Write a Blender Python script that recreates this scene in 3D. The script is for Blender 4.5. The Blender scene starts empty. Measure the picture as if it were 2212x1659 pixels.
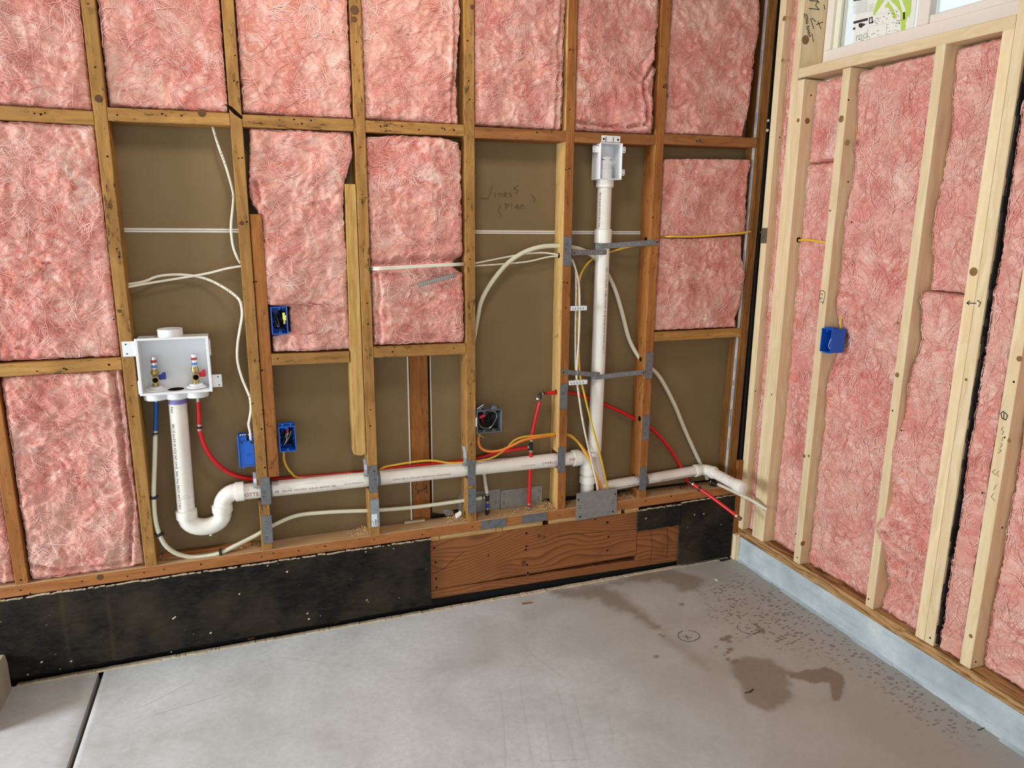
import bpy, bmesh, math, random
import numpy as np
from mathutils import Matrix, Vector

random.seed(7)
rng = np.random.default_rng(11)
C = bpy.context.scene.collection
S = bpy.context.scene

# ------------------------------------------------------------------ camera (solved from the stud spacing)
FPX, IW, IH = 1525.378, 2212.0, 1659.0
RX, RY, RZ = 1.3531547, -0.0331139, -0.3174965
CAM = np.array([0.429459, -2.640433, 1.571900])
XR = 2.5713                     # front face of the right-hand stud wall
Rm = np.array(Matrix.Rotation(RZ, 3, 'Z') @ Matrix.Rotation(RX, 3, 'X') @ Matrix.Rotation(RY, 3, 'Y'))
cd = bpy.data.cameras.new('camera'); cam = bpy.data.objects.new('camera', cd); C.objects.link(cam)
cam.matrix_world = Matrix.Translation(CAM) @ Matrix(Rm.tolist()).to_4x4()
cd.sensor_fit = 'HORIZONTAL'; cd.sensor_width = 36.0; cd.lens = FPX / IW * 36.0
cd.clip_start = 0.02
S.camera = cam

# ------------------------------------------------------------------ light
def lin(c):
    f = lambda v: (v / 12.92 if v <= 0.04045 else ((v + 0.055) / 1.055) ** 2.4)
    return tuple(f(v / 255.0) for v in c)

W_ = bpy.data.worlds.new('daylight'); S.world = W_; W_.use_nodes = True
bg = W_.node_tree.nodes['Background']
bg.inputs[0].default_value = (0.92, 0.99, 1.0, 1); bg.inputs[1].default_value = 1.1

def area(name, loc, target, sx, sy, power, col):
    d = bpy.data.lights.new(name, 'AREA'); d.shape = 'RECTANGLE'; d.size = sx; d.size_y = sy
    d.energy = power; d.color = col
    o = bpy.data.objects.new(name, d); C.objects.link(o); o.location = loc
    o.rotation_euler = (Vector(target) - Vector(loc)).to_track_quat('-Z', 'Y').to_euler()
    return o
# open garage door on the left, a second opening behind the camera, two ceiling lamps
area('daylight_left_door', (-3.6, -.98, 1.42), (1.8, -.05, 0.80), 1.3, 1.1, 165, (0.90, 0.96, 1.0))
area('daylight_rear_opening', (-1.0, -6.0, 1.5), (1.2, 0.0, 1.0), 3.6, 2.1, 20, (0.95, 0.98, 1.0))
area('ceiling_lamp_light', (0.75, -0.95, 2.72), (1.0, -.1, 1.0), 0.36, 0.36, 11.5, (1.0, 0.92, 0.82))
S.view_settings.view_transform = 'Standard'; S.view_settings.look = 'None'
S.view_settings.gamma = 1.0; S.view_settings.use_curve_mapping = False
S.view_settings.exposure = 0.16

# ------------------------------------------------------------------ pixel -> world on a real plane
def ray(u, v):
    return Rm @ np.array([(u - IW / 2) / FPX, -(v - IH / 2) / FPX, -1.0])
def on(u, v, ax, val):
    d = ray(u, v); t = (val - CAM[ax]) / d[ax]
    return CAM + t * d
def bw(u, v, y=0.0): return on(u, v, 1, y)        # plane parallel to the old wall
def rw(u, v, x=None): return on(u, v, 0, XR if x is None else x)   # plane parallel to the new wall
def fl(u, v, z=0.0): return on(u, v, 2, z)        # horizontal plane
def path(pts): return [bw(*p) for p in pts]

# ------------------------------------------------------------------ materials
def nmat(name):
    m = bpy.data.materials.new(name); m.use_nodes = True
    nt = m.node_tree; b = nt.nodes['Principled BSDF']
    return m, nt, b
class G:                                            # tiny node helper
    def __init__(s, nt): s.nt = nt
    def n(s, t, **k):
        x = s.nt.nodes.new(t)
        for a, v in k.items(): setattr(x, a, v)
        return x
    def l(s, a, b): s.nt.links.new(a, b)
    def val(s, sock, v):
        if hasattr(v, 'is_output') or isinstance(v, bpy.types.NodeSocket): s.l(v, sock)
        else: sock.default_value = v
    def math(s, op, a, b=0.0, c=None):
        x = s.n('ShaderNodeMath', operation=op); s.val(x.inputs[0], a); s.val(x.inputs[1], b)
        if c is not None: s.val(x.inputs[2], c)
        return x.outputs[0]
    def vmath(s, op, a, b=(0, 0, 0)):
        x = s.n('ShaderNodeVectorMath', operation=op); s.val(x.inputs[0], a); s.val(x.inputs[1], b)
        return x.outputs[0]
    def scale(s, a, f):
        x = s.n('ShaderNodeVectorMath', operation='SCALE'); s.val(x.inputs[0], a); s.val(x.inputs[3], f)
        return x.outputs[0]
    def coords(s, rnd=40.0):
        tc = s.n('ShaderNodeTexCoord'); oi = s.n('ShaderNodeObjectInfo')
        r = s.math('MULTIPLY', oi.outputs['Random'], rnd)
        cb = s.n('ShaderNodeCombineXYZ')
        for i in range(3): s.l(r, cb.inputs[i])
        return s.vmath('ADD', tc.outputs['Object'], cb.outputs[0]), oi.outputs['Random']
    def noise(s, p, scale=5, detail=4, rough=.5, dist=0, typ=None, lac=2.0):
        x = s.n('ShaderNodeTexNoise')
        if typ: x.noise_type = typ
        s.l(p, x.inputs['Vector'])
        x.inputs['Scale'].default_value = scale; x.inputs['Detail'].default_value = detail
        x.inputs['Roughness'].default_value = rough; x.inputs['Distortion'].default_value = dist
        x.inputs['Lacunarity'].default_value = lac
        return x
    def ramp(s, f, stops, interp='LINEAR'):
        x = s.n('ShaderNodeValToRGB'); x.color_ramp.interpolation = interp
        e = x.color_ramp.elements
        while len(e) < len(stops): e.new(0.5)
        for i, (p, c) in enumerate(stops):
            e[i].position = p; e[i].color = (c[0], c[1], c[2], 1) if len(c) == 3 else c
        s.l(f, x.inputs[0]); return x.outputs[0]
    def mix(s, f, a, b, mode='MIX'):
        x = s.n('ShaderNodeMix', data_type='RGBA', blend_type=mode)
        s.val(x.inputs[0], f)
        for k, v in ((6, a), (7, b)):
            if isinstance(v, bpy.types.NodeSocket): s.l(v, x.inputs[k])
            else: x.inputs[k].default_value = (v[0], v[1], v[2], 1)
        return x.outputs[2]
    def bump(s, h, strength=.3, dist=.01, nrm=None):
        x = s.n('ShaderNodeBump'); s.l(h, x.inputs['Height'])
        x.inputs['Strength'].default_value = strength; x.inputs['Distance'].default_value = dist
        if nrm is not None: s.l(nrm, x.inputs['Normal'])
        return x.outputs[0]

def plain(name, col, rough=.5, metal=0.0, var=0.0, vscale=30, spec=.5, coat=0, bump=0.0):
    m, nt, b = nmat(name); g = G(nt); c = lin(col)
    b.inputs['Roughness'].default_value = rough; b.inputs['Metallic'].default_value = metal
    b.inputs['Specular IOR Level'].default_value = spec
    if coat: b.inputs['Coat Weight'].default_value = coat
    p, _ = g.coords()
    n = g.noise(p, vscale, 5, .6)
    lo = tuple(v * (1 - var) for v in c); hi = tuple(min(1, v * (1 + var)) for v in c)
    g.l(g.ramp(n.outputs[0], [(.3, lo), (.7, hi)]), b.inputs['Base Color'])
    if bump: g.l(g.bump(n.outputs[0], bump, .004), b.inputs['Normal'])
    return m

def wood(name, c1, c2, axis=2, across=55, along=1.6, blotch=None, dirt=0.0, ring=0.0, contrast=(.35, .65), rough=.7, dust=False):
    """sawn softwood, grain running along one axis of the board"""
    m, nt, b = nmat(name); g = G(nt)
    p, r = g.coords()
    s = [across] * 3; s[axis] = along
    ps = g.vmath('MULTIPLY', p, tuple(s))
    wob = g.noise(p, 3.0, 2, .5)
    ps = g.vmath('ADD', ps, g.scale(wob.outputs['Color'], 4.0))
    n = g.noise(ps, 1.0, 5, .62)
    col = g.ramp(n.outputs[0], [(contrast[0], lin(c2)), (contrast[1], lin(c1))])
    if ring:
        s2 = [1.0] * 3; s2[axis] = .10
        pr = g.vmath('MULTIPLY', p, tuple(s2))
        w = g.n('ShaderNodeTexWave', wave_type='RINGS', rings_direction='XYZ'[axis], wave_profile='SAW')
        g.l(g.vmath('ADD', pr, g.scale(wob.outputs['Color'], .05)), w.inputs['Vector'])
        w.inputs['Scale'].default_value = 28; w.inputs['Distortion'].default_value = 2.0; w.inputs['Detail'].default_value = 1.5
        w.inputs['Detail Scale'].default_value = 2.0
        col = g.mix(g.math('MULTIPLY', w.outputs['Fac'], ring), col, lin(c2))
    big = g.noise(p, 4.5, 4, .6)
    if blotch is not None:
        col = g.mix(g.ramp(big.outputs[0], [(.45, (0, 0, 0)), (.7, (.75, .75, .75))]), col, lin(blotch))
    if dirt:
        sp = [60.0] * 3; sp[axis] = 18.0
        d = g.noise(g.vmath('MULTIPLY', p, tuple(sp)), 1.0, 4, .72)
        msk = g.math('MULTIPLY', g.ramp(d.outputs[0], [(.56, (0, 0, 0)), (.66, (1, 1, 1))]), g.ramp(big.outputs['Color'], [(.36, (0, 0, 0)), (.58, (1, 1, 1))]))
        col = g.mix(g.math('MULTIPLY', msk, dirt), col, lin((62, 40, 20)))
    if dust:
        ge = g.n('ShaderNodeNewGeometry'); sz = g.n('ShaderNodeSeparateXYZ'); g.l(ge.outputs['Normal'], sz.inputs[0])
        dn = g.noise(p, 9, 5, .65)
        col = g.mix(g.math('MULTIPLY', g.math('GREATER_THAN', sz.outputs[2], .7), g.ramp(dn.outputs[0], [(.3, (.55, .55, .55)), (.6, (.95, .95, .95))])), col, lin((196, 166, 128)))
    hv = g.n('ShaderNodeHueSaturation'); g.l(col, hv.inputs['Color'])
    g.l(g.math('MULTIPLY_ADD', r, .22, .89), hv.inputs['Value'])
    g.l(hv.outputs[0], b.inputs['Base Color'])
    b.inputs['Roughness'].default_value = rough; b.inputs['Specular IOR Level'].default_value = .25
    g.l(g.bump(n.outputs[0], .25, .002), b.inputs['Normal'])
    return m

M = {}
for ax, k in ((0, 'x'), (1, 'y'), (2, 'z')):
    M['old_' + k] = wood('old_stud_wood_' + k, (180, 136, 76), (150, 106, 54), ax, blotch=(136, 96, 50), dirt=1.0)
    M['new_' + k] = wood('new_stud_wood_' + k, (234, 215, 178), (216, 191, 148), ax, across=42, blotch=(228, 202, 160))
M['red_z'] = wood('reddish_stud_wood', (166, 108, 54), (130, 80, 38), 2, blotch=(138, 86, 42), dirt=.8)
M['red_x'] = wood('reddish_board_wood', (168, 114, 66), (134, 84, 44), 0, blotch=(146, 92, 52), dirt=.4)
M['plate_x'] = wood('bottom_plate_wood', (184, 122, 70), (150, 94, 48), 0, blotch=(164, 104, 58), dirt=.4, dust=True)
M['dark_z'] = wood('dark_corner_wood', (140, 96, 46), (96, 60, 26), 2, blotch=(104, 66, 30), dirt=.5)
M['rim'] = wood('rim_board_wood', (166, 106, 62), (122, 70, 36), 0, across=30, along=2, ring=.0, blotch=(140, 84, 46), dirt=.0)
M['treated'] = wood('treated_plate_wood', (176, 138, 92), (112, 78, 44), 1, across=60, along=1.2, contrast=(.42, .55))
M['ply'] = wood('subfloor_edge_wood', (205, 172, 120), (166, 128, 78), 0, across=150, along=9)
M['pale_z'] = wood('pale_stud_side', (206, 172, 112), (176, 138, 80), 2, across=45, blotch=(184, 146, 88), dirt=.4)
M['rough_z'] = wood('split_stud_wood', (214, 178, 112), (176, 134, 70), 2, across=80, blotch=(190, 148, 84))

def rim_material():
    m = M['rim']; nt = m.node_tree; g = G(nt); b = nt.nodes['Principled BSDF']
    p, r = g.coords(3.0)
    wob = g.noise(g.vmath('MULTIPLY', p, (1.5, 1, 4.0)), 1.0, 2, .45)
    f = g.math('MULTIPLY_ADD', wob.outputs[0], 20.0, 0.0)
    sep = g.n('ShaderNodeSeparateXYZ'); g.l(p, sep.inputs[0])
    f = g.math('ADD', f, g.math('MULTIPLY', sep.outputs[2], 62.0))
    saw = g.math('FRACT', f)
    col = g.ramp(saw, [(0, lin((158, 104, 62))), (.6, lin((146, 92, 52))), (.88, lin((112, 66, 36))), (1, lin((150, 98, 58)))])
    fine = g.noise(g.vmath('MULTIPLY', p, (6, 60, 160)), 1.0, 3, .6)
    col = g.mix(g.math('MULTIPLY', fine.outputs[0], .45), col, lin((124, 74, 42)))
    big = g.noise(p, 5, 4, .6)
    col = g.mix(g.ramp(big.outputs[0], [(.5, (0, 0, 0)), (.75, (.6, .6, .6))]), col, lin((104, 62, 36)))
    g.l(col, b.inputs['Base Color'])
    g.l(g.bump(saw, .2, .002), b.inputs['Normal'])
rim_material()

M['drywall'] = plain('drywall_back_paper', (128, 108, 78), .9, var=.07, vscale=5, spec=.15)
M['gypsum'] = plain('white_gypsum_edge', (222, 216, 206), .85, var=.05)
M['pvc'] = plain('white_pvc', (236, 233, 224), .32, var=.03)
M['abs'] = plain('white_box_plastic', (232, 233, 236), .38, var=.02)
M['pex_red'] = plain('red_tubing', (205, 16, 22), .35, var=.06)
M['pex_blue'] = plain('blue_tubing', (6, 72, 150), .35, var=.05)
M['pex_white'] = plain('milky_tubing', (214, 211, 188), .38, var=.04)
M['nm_white'] = plain('white_cable_jacket', (226, 220, 204), .5, var=.04)
M['nm_yellow'] = plain('yellow_cable_jacket', (222, 178, 52), .5, var=.05)
M['nm_orange'] = plain('orange_cable_jacket', (236, 130, 40), .5, var=.05)
M['blue_box'] = plain('blue_box_plastic', (14, 92, 196), .42, var=.04)
M['gray_box'] = plain('gray_box_plastic', (92, 100, 106), .5, var=.06)
M['plate'] = plain('galvanised_plate', (112, 114, 118), .55, metal=.35, var=.16, vscale=45)
M['plate_l'] = plain('bright_galvanised_plate', (150, 156, 162), .45, metal=.5, var=.14, vscale=60)
M['zinc'] = plain('zinc_sheet', (146, 146, 142), .5, metal=.45, var=.14, vscale=35)
M['strap'] = plain('grey_strap_steel', (118, 120, 122), .5, metal=.3, var=.08)
M['black'] = plain('black_plastic', (22, 22, 23), .4)
M['hole'] = plain('dark_hole', (26, 16, 9), .95, spec=.05)
M['steel'] = plain('crimp_ring_steel', (190, 188, 182), .3, metal=.9, var=.1)
M['brass'] = plain('brass', (172, 148, 96), .36, metal=.85, var=.12, vscale=80)
M['chrome'] = plain('chrome', (226, 226, 232), .14, metal=1.0)
M['red_p'] = plain('red_plastic', (200, 34, 44), .4)
M['blue_p'] = plain('dark_blue_plastic', (26, 56, 160), .4)
M['yellow_p'] = plain('yellow_plastic', (240, 228, 96), .4)
M['ink'] = plain('black_ink', (52, 46, 44), .8)
M['redink'] = plain('red_ink', (160, 72, 66), .8)
M['pencil'] = plain('graphite', (96, 76, 52), .8)
M['purple'] = plain('purple_primer', (122, 112, 176), .5)
M['knot'] = plain('wood_knot', (132, 96, 52), .7, var=.25, vscale=120)
M['dknot'] = plain('dark_wood_knot', (92, 58, 28), .8, var=.35, vscale=90)
M['vinyl'] = plain('white_vinyl', (236, 226, 216), .35, var=.02)
M['vinyl_lit'] = plain('lit_vinyl', (240, 238, 214), .4, var=.02)  # white vinyl with the daylight on it put into its colour
M['paper'] = plain('white_sticker_paper', (238, 240, 232), .6)
M['green'] = plain('lime_print', (186, 214, 96), .6)
M['grayprint'] = plain('grey_print', (176, 180, 172), .7)
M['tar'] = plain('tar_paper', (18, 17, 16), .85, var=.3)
M['foam'] = plain('plaster_lumps', (196, 184, 160), .9, var=.1)
M['chips'] = plain('pale_wood_chips', (222, 190, 140), .8, var=.15, vscale=200)
M['lath'] = plain('reddish_brown_edge', (118, 70, 44), .8, var=.15)
M['sheath'] = plain('outer_sheathing', (86, 66, 44), .9, var=.2)
M['tape_shaded'] = plain('shaded_drywall_edge', (176, 174, 170), .7, var=.08)  # white edge tape, greyed so its colour carries the corner's shade
M['label'] = plain('white_label', (225, 228, 232), .5)
M['bluink'] = plain('blue_ink', (90, 130, 190), .7)
M['wnut'] = plain('wire_nut_red', (220, 50, 74), .4)
M['scratch'] = plain('pale_scratch', (205, 201, 190), .8)
M['ceil'] = plain('ceiling_boards', (132, 108, 80), .9, var=.05)

def dirty_pvc():
    m, nt, b = nmat('scuffed_pvc'); g = G(nt); p, r = g.coords()
    n = g.noise(g.vmath('MULTIPLY', p, (14, 60, 60)), 1.0, 6, .75)
    k = g.noise(p, 7, 3, .6)
    c = g.ramp(k.outputs[0], [(.35, lin((226, 219, 208))), (.65, lin((238, 234, 228)))])
    msk = g.math('MULTIPLY', g.ramp(n.outputs[0], [(.55, (0, 0, 0)), (.66, (1, 1, 1))]), g.ramp(k.outputs[0], [(.45, (0, 0, 0)), (.62, (1, 1, 1))]))
    c = g.mix(g.math('MULTIPLY', msk, .6), c, lin((120, 104, 92)))
    g.l(c, b.inputs['Base Color']); b.inputs['Roughness'].default_value = .38
    return m
M['pvc_d'] = dirty_pvc()

def glass():
    m, nt, b = nmat('window_glass')
    b.inputs['Transmission Weight'].default_value = 1.0; b.inputs['Roughness'].default_value = 0.0
    b.inputs['IOR'].default_value = 1.45
    return m
M['glass'] = glass()
def frosted():
    m, nt, b = nmat('hazy_window_glass')
    b.inputs['Transmission Weight'].default_value = 1.0; b.inputs['Roughness'].default_value = 0.35
    b.inputs['Base Color'].default_value = (.9, .98, .97, 1)
    return m
M['frost'] = frosted()
def arrestor():
    m, nt, b = nmat('clear_label_tube'); b.inputs['Base Color'].default_value = (*lin((226, 218, 226)), 1)
    b.inputs['Roughness'].default_value = .15; b.inputs['Metallic'].default_value = .6
    return m
M['arrest'] = arrestor()

def fibreboard():
    m, nt, b = nmat('black_fibreboard'); g = G(nt); p, r = g.coords()
    n = g.noise(g.vmath('MULTIPLY', p, (22, 22, 55)), 1.0, 6, .7, 1.0)
    k = g.noise(p, 4, 3, .6)
    st = g.noise(g.vmath('MULTIPLY', p, (4, 4, .3)), 1.0, 2, .5)
    c = g.ramp(n.outputs[0], [(.35, lin((21, 21, 22))), (.7, lin((46, 43, 39)))])
    c = g.mix(g.ramp(k.outputs[0], [(.45, (0, 0, 0)), (.7, (.7, .7, .7))]), c, lin((70, 62, 46)))
    c = g.mix(g.ramp(st.outputs[0], [(.64, (0, 0, 0)), (.67, (.10, .10, .10)), (.7, (0, 0, 0))]), c, lin((112, 98, 66)))
    sp = g.n('ShaderNodeTexVoronoi'); g.l(p, sp.inputs['Vector']); sp.inputs['Scale'].default_value = 70
    rnd = g.n('ShaderNodeSeparateColor'); g.l(sp.outputs['Color'], rnd.inputs[0])
    msk = g.math('MULTIPLY', g.math('LESS_THAN', sp.outputs['Distance'], .16), g.math('GREATER_THAN', rnd.outputs[0], .975))
    c = g.mix(msk, c, lin((120, 112, 98)))
    g.l(c, b.inputs['Base Color']); b.inputs['Roughness'].default_value = .9; b.inputs['Specular IOR Level'].default_value = .12
    g.l(g.bump(n.outputs[0], .5, .006), b.inputs['Normal'])
    return m
M['fibre'] = fibreboard()

def concrete_floor():
    m, nt, b = nmat('slab_concrete'); g = G(nt)
    tc = g.n('ShaderNodeTexCoord'); p = tc.outputs['Object']
    a = g.noise(p, 3.2, 8, .62, .6); f = g.noise(p, 42, 6, .75)
    dr = g.noise(g.vmath('MULTIPLY', p, (9, 28, 1)), 1.0, 4, .7, .5)
    c = g.ramp(a.outputs[0], [(.32, lin((190, 195, 197))), (.5, lin((207, 213, 217))), (.68, lin((219, 226, 231)))])
    c = g.mix(g.ramp(f.outputs[0], [(.35, (.32, .32, .32)), (.6, (0, 0, 0))]), c, lin((172, 172, 169)))
    c = g.mix(g.ramp(dr.outputs[0], [(.55, (0, 0, 0)), (.75, (.28, .28, .28))]), c, lin((222, 226, 228)))
    at = g.n('ShaderNodeAttribute', attribute_name='damp'); at2 = g.n('ShaderNodeAttribute', attribute_name='speck')
    at3 = g.n('ShaderNodeAttribute', attribute_name='right_tone')
    c = g.mix(g.math('MULTIPLY', at3.outputs['Fac'], 1.0), c, lin((160, 153, 144)))
    c = g.mix(g.math('MULTIPLY', at.outputs['Fac'], .9), c, lin((126, 112, 94)))
    v = g.n('ShaderNodeTexVoronoi'); g.l(g.vmath('MULTIPLY', g.vmath('ADD', p, g.scale(f.outputs['Color'], .01)), (44, 92, 1)), v.inputs['Vector']); v.inputs['Scale'].default_value = 1.0
    sc = g.n('ShaderNodeSeparateColor'); g.l(v.outputs['Color'], sc.inputs[0])
    size = g.math('MULTIPLY', sc.outputs[0], .56)
    sm = g.math('MULTIPLY', g.math('LESS_THAN', v.outputs['Distance'], size), at2.outputs['Fac'])
    sm = g.math('MULTIPLY', sm, g.math('GREATER_THAN', sc.outputs[1], .15))
    c = g.mix(g.math('MULTIPLY', sm, .75), c, lin((108, 102, 100)))
    g.l(c, b.inputs['Base Color'])
    g.l(g.math('MULTIPLY_ADD', at.outputs['Fac'], -.14, .56), b.inputs['Roughness'])
    b.inputs['Specular IOR Level'].default_value = .35
    g.l(g.bump(f.outputs[0], .12, .003), b.inputs['Normal'])
    return m
M['slab'] = concrete_floor()
def concrete_curb():
    m, nt, b = nmat('curb_concrete'); g = G(nt); p, r = g.coords()
    a = g.noise(p, 5, 7, .65); s = g.noise(g.vmath('MULTIPLY', p, (1, 3, 30)), 1.0, 5, .7)
    c = g.ramp(a.outputs[0], [(.3, lin((150, 164, 171))), (.55, lin((182, 195, 201))), (.72, lin((206, 214, 216)))])
    c = g.mix(g.ramp(s.outputs[0], [(.52, (0, 0, 0)), (.8, (.5, .5, .5))]), c, lin((126, 140, 147)))
    g.l(c, b.inputs['Base Color']); b.inputs['Roughness'].default_value = .8
    g.l(g.bump(s.outputs[0], .25, .004), b.inputs['Normal'])
    return m
M['curb'] = concrete_curb()
M['step'] = plain('step_concrete', (176, 166, 148), .85, var=.12, vscale=18, bump=.3)
M['crust'] = plain('slab_edge_crust', (196, 182, 156), .95, var=.2, vscale=60, bump=.5)

def insulation():
    m, nt, b = nmat('pink_fibreglass'); g = G(nt); p, r = g.coords(90)
    w = g.noise(p, 5.5, 3, .55)
    wv = g.vmath('SUBTRACT', w.outputs['Color'], (.5, .5, .5))
    pw = g.vmath('ADD', p, g.scale(wv, .30))
    n1 = g.noise(pw, 11, 9, .64, 1.2)
    fa = g.noise(g.vmath('MULTIPLY', pw, (95, 95, 13)), 1.0, 4, .6, .6)       # combed fibres, bent by the warp
    fb = g.noise(g.vmath('MULTIPLY', pw, (14, 14, 95)), 1.0, 4, .6, .6)
    sel = g.noise(p, 7, 2, .5)
    fib = g.mix(g.ramp(sel.outputs[0], [(.42, (0, 0, 0)), (.58, (1, 1, 1))]), fa.outputs[0], fb.outputs[0])
    n3 = g.noise(p, 3.0, 3, .5)
    f = g.math('ADD', g.math('MULTIPLY', n1.outputs[0], .60), g.math('MULTIPLY', fib, .40))
    c = g.ramp(f, [(.34, lin((182, 90, 80))), (.43, lin((210, 132, 118))), (.50, lin((224, 158, 144))), (.57, lin((233, 184, 171))), (.66, lin((242, 210, 199)))])
    n4 = g.noise(g.vmath('ADD', pw, (7, 3, 1)), 8, 6, .6, 2.0)
    c = g.mix(g.ramp(n4.outputs[0], [(.52, (0, 0, 0)), (.68, (.7, .7, .7))]), c, lin((240, 216, 206)))
    c = g.mix(g.ramp(n3.outputs[0], [(.38, (0, 0, 0)), (.66, (.55, .55, .55))]), c, lin((224, 184, 168)))
    c = g.mix(g.ramp(w.outputs[0], [(.5, (0, 0, 0)), (.70, (.5, .5, .5))]), c, lin((212, 116, 108)))
    g.l(c, b.inputs['Base Color'])
    b.inputs['Roughness'].default_value = 1.0; b.inputs['Specular IOR Level'].default_value = 0.0
    g.l(g.bump(f, .8, .016), b.inputs['Normal'])
    return m
M['pink'] = insulation()
def fibre_strand():
    m, nt, b = nmat('fibreglass_wisps'); g = G(nt); p, r = g.coords(90)
    n = g.noise(p, 9, 3, .6)
    g.l(g.ramp(n.outputs[0], [(.35, lin((216, 134, 124))), (.5, lin((230, 166, 156))), (.64, lin((242, 204, 194)))]), b.inputs['Base Color'])
    b.inputs['Roughness'].default_value = 1.0; b.inputs['Specular IOR Level'].default_value = 0.0
    return m
M['wisp'] = fibre_strand()

# ------------------------------------------------------------------ mesh helpers
ORIG = {}
def _link(name, me, mat, parent, origin):
    o = bpy.data.objects.new(name, me); C.objects.link(o)
    if mat is not None:
        for mm in (mat if isinstance(mat, list) else [mat]): me.materials.append(mm)
    ORIG[o] = np.array(origin, float)
    if parent is not None:
        o.parent = parent; o.location = ORIG[o] - ORIG[parent]
    else: o.location = ORIG[o]
    return o
def tag(o, label=None, cat=None, group=None, kind=None):
    if label: o['label'] = label
    if cat: o['category'] = cat
    if group: o['group'] = group
    if kind: o['kind'] = kind
    return o
def empty(name, loc, label=None, cat=None, group=None, kind=None, parent=None):
    o = bpy.data.objects.new(name, None); C.objects.link(o); o.empty_display_size = .05
    ORIG[o] = np.array(loc, float)
    if parent is not None: o.parent = parent; o.location = ORIG[o] - ORIG[parent]
    else: o.location = ORIG[o]
    return tag(o, label, cat, group, kind)

class MB:
    def __init__(s): s.v = []; s.f = []
    def add(s, vs, fs):
        k = len(s.v); s.v.extend([tuple(map(float, p)) for p in vs]); s.f.extend([tuple(i + k for i in f) for f in fs])
    def box(s, x0, x1, y0, y1, z0, z1):
        s.hexa([(x0, y0, z0), (x1, y0, z0), (x1, y1, z0), (x0, y1, z0), (x0, y0, z1), (x1, y0, z1), (x1, y1, z1), (x0, y1, z1)])
    def hexa(s, p):
        s.add(p, [(3, 2, 1, 0), (4, 5, 6, 7), (0, 1, 5, 4), (1, 2, 6, 5), (2, 3, 7, 6), (3, 0, 4, 7)])
    def prism(s, poly, axis, a0, a1):
        """2-D polygon in the two other axes (in xyz order) pushed from a0 to a1 along axis"""
        n = len(poly)
        def mk(q, a):
            q = list(q); q.insert(axis, a); return q
        vs = [mk(q, a0) for q in poly] + [mk(q, a1) for q in poly]
        s.add(vs, [tuple(range(n))[::-1], tuple(range(n, 2 * n))] + [(i, (i + 1) % n, n + (i + 1) % n, n + i) for i in range(n)])
    def tube(s, pts, r, n=10, flat=1.0, cap=True, up=None):
        pts = [np.array(p, float) for p in pts]; m = len(pts)
        T = [pts[min(i + 1, m - 1)] - pts[max(i - 1, 0)] for i in range(m)]
        T = [t / (np.linalg.norm(t) + 1e-12) for t in T]
        u0 = np.array(up if up is not None else ((0, 1, 0) if abs(T[0][1]) < .9 else (1, 0, 0)), float)
        rs = r if hasattr(r, '__len__') else [r] * m
        vs = []
        for i in range(m):
            u0 = u0 - T[i] * u0.dot(T[i]); u0 /= np.linalg.norm(u0) + 1e-12
            w = np.cross(T[i], u0)
            for k in range(n):
                a = 2 * math.pi * k / n
                vs.append(pts[i] + rs[i] * (u0 * math.cos(a) * flat + w * math.sin(a)))
        fs = [(i * n + k, i * n + (k + 1) % n, (i + 1) * n + (k + 1) % n, (i + 1) * n + k) for i in range(m - 1) for k in range(n)]
        if cap: fs += [tuple(range(n))[::-1], tuple(range((m - 1) * n, m * n))]
        s.add(vs, fs)
    def lathe(s, prof, org, ax=(0, 0, 1), n=24, cap=True):
        """profile [(radius, height)] turned about an axis"""
        ax = np.array(ax, float); ax /= np.linalg.norm(ax); org = np.array(org, float)
        u = np.cross(ax, (0, 1, 0) if abs(ax[1]) < .9 else (1, 0, 0)); u /= np.linalg.norm(u); w = np.cross(ax, u)
        vs = []
        for r, h in prof:
            for k in range(n):
                a = 2 * math.pi * k / n
                vs.append(org + ax * h + (u * math.cos(a) + w * math.sin(a)) * r)
        m = len(prof)
        fs = [(i * n + k, i * n + (k + 1) % n, (i + 1) * n + (k + 1) % n, (i + 1) * n + k) for i in range(m - 1) for k in range(n)]
        if cap: fs += [tuple(range(n))[::-1], tuple(range((m - 1) * n, m * n))]
        s.add(vs, fs)
    def build(s, name, mat, parent=None, smooth=False, bevel=0.0, origin=None, seg=1):
        v = np.array(s.v)
        if origin is None: origin = ((v[:, 0].min() + v[:, 0].max()) / 2, (v[:, 1].min() + v[:, 1].max()) / 2, v[:, 2].min())
        me = bpy.data.meshes.new(name)
        me.from_pydata((v - np.array(origin)).tolist(), [], s.f); me.update()
        bm = bmesh.new(); bm.from_mesh(me)
        bmesh.ops.recalc_face_normals(bm, faces=bm.faces)
        if bevel:
            ed = [e for e in bm.edges if len(e.link_faces) == 2 and e.calc_face_angle(0) > .6]
            bmesh.ops.bevel(bm, geom=ed, offset=bevel, segments=seg, affect='EDGES', profile=.6, clamp_overlap=True)
        bm.to_mesh(me); bm.free()
        if smooth:
            for p in me.polygons: p.use_smooth = True
            me.set_sharp_from_angle(angle=math.radians(38))
        return _link(name, me, mat, parent, origin)

def spline(pts, step=.012, ends=True):
    """Catmull-Rom through 3-D points"""
    P = [np.array(p, float) for p in pts]
    if len(P) < 3:
        return P
    Q = [2 * P[0] - P[1]] + P + [2 * P[-1] - P[-2]]
    out = []
    for i in range(1, len(Q) - 2):
        a, b, c, d = Q[i - 1], Q[i], Q[i + 1], Q[i + 2]
        k = max(2, int(np.linalg.norm(c - b) / step))
        for j in range(k):
            t = j / k
            out.append(.5 * ((2 * b) + (c - a) * t + (2 * a - 5 * b + 4 * c - d) * t * t + (3 * b - a - 3 * c + d) * t ** 3))
    out.append(P[-1])
    return out

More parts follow.
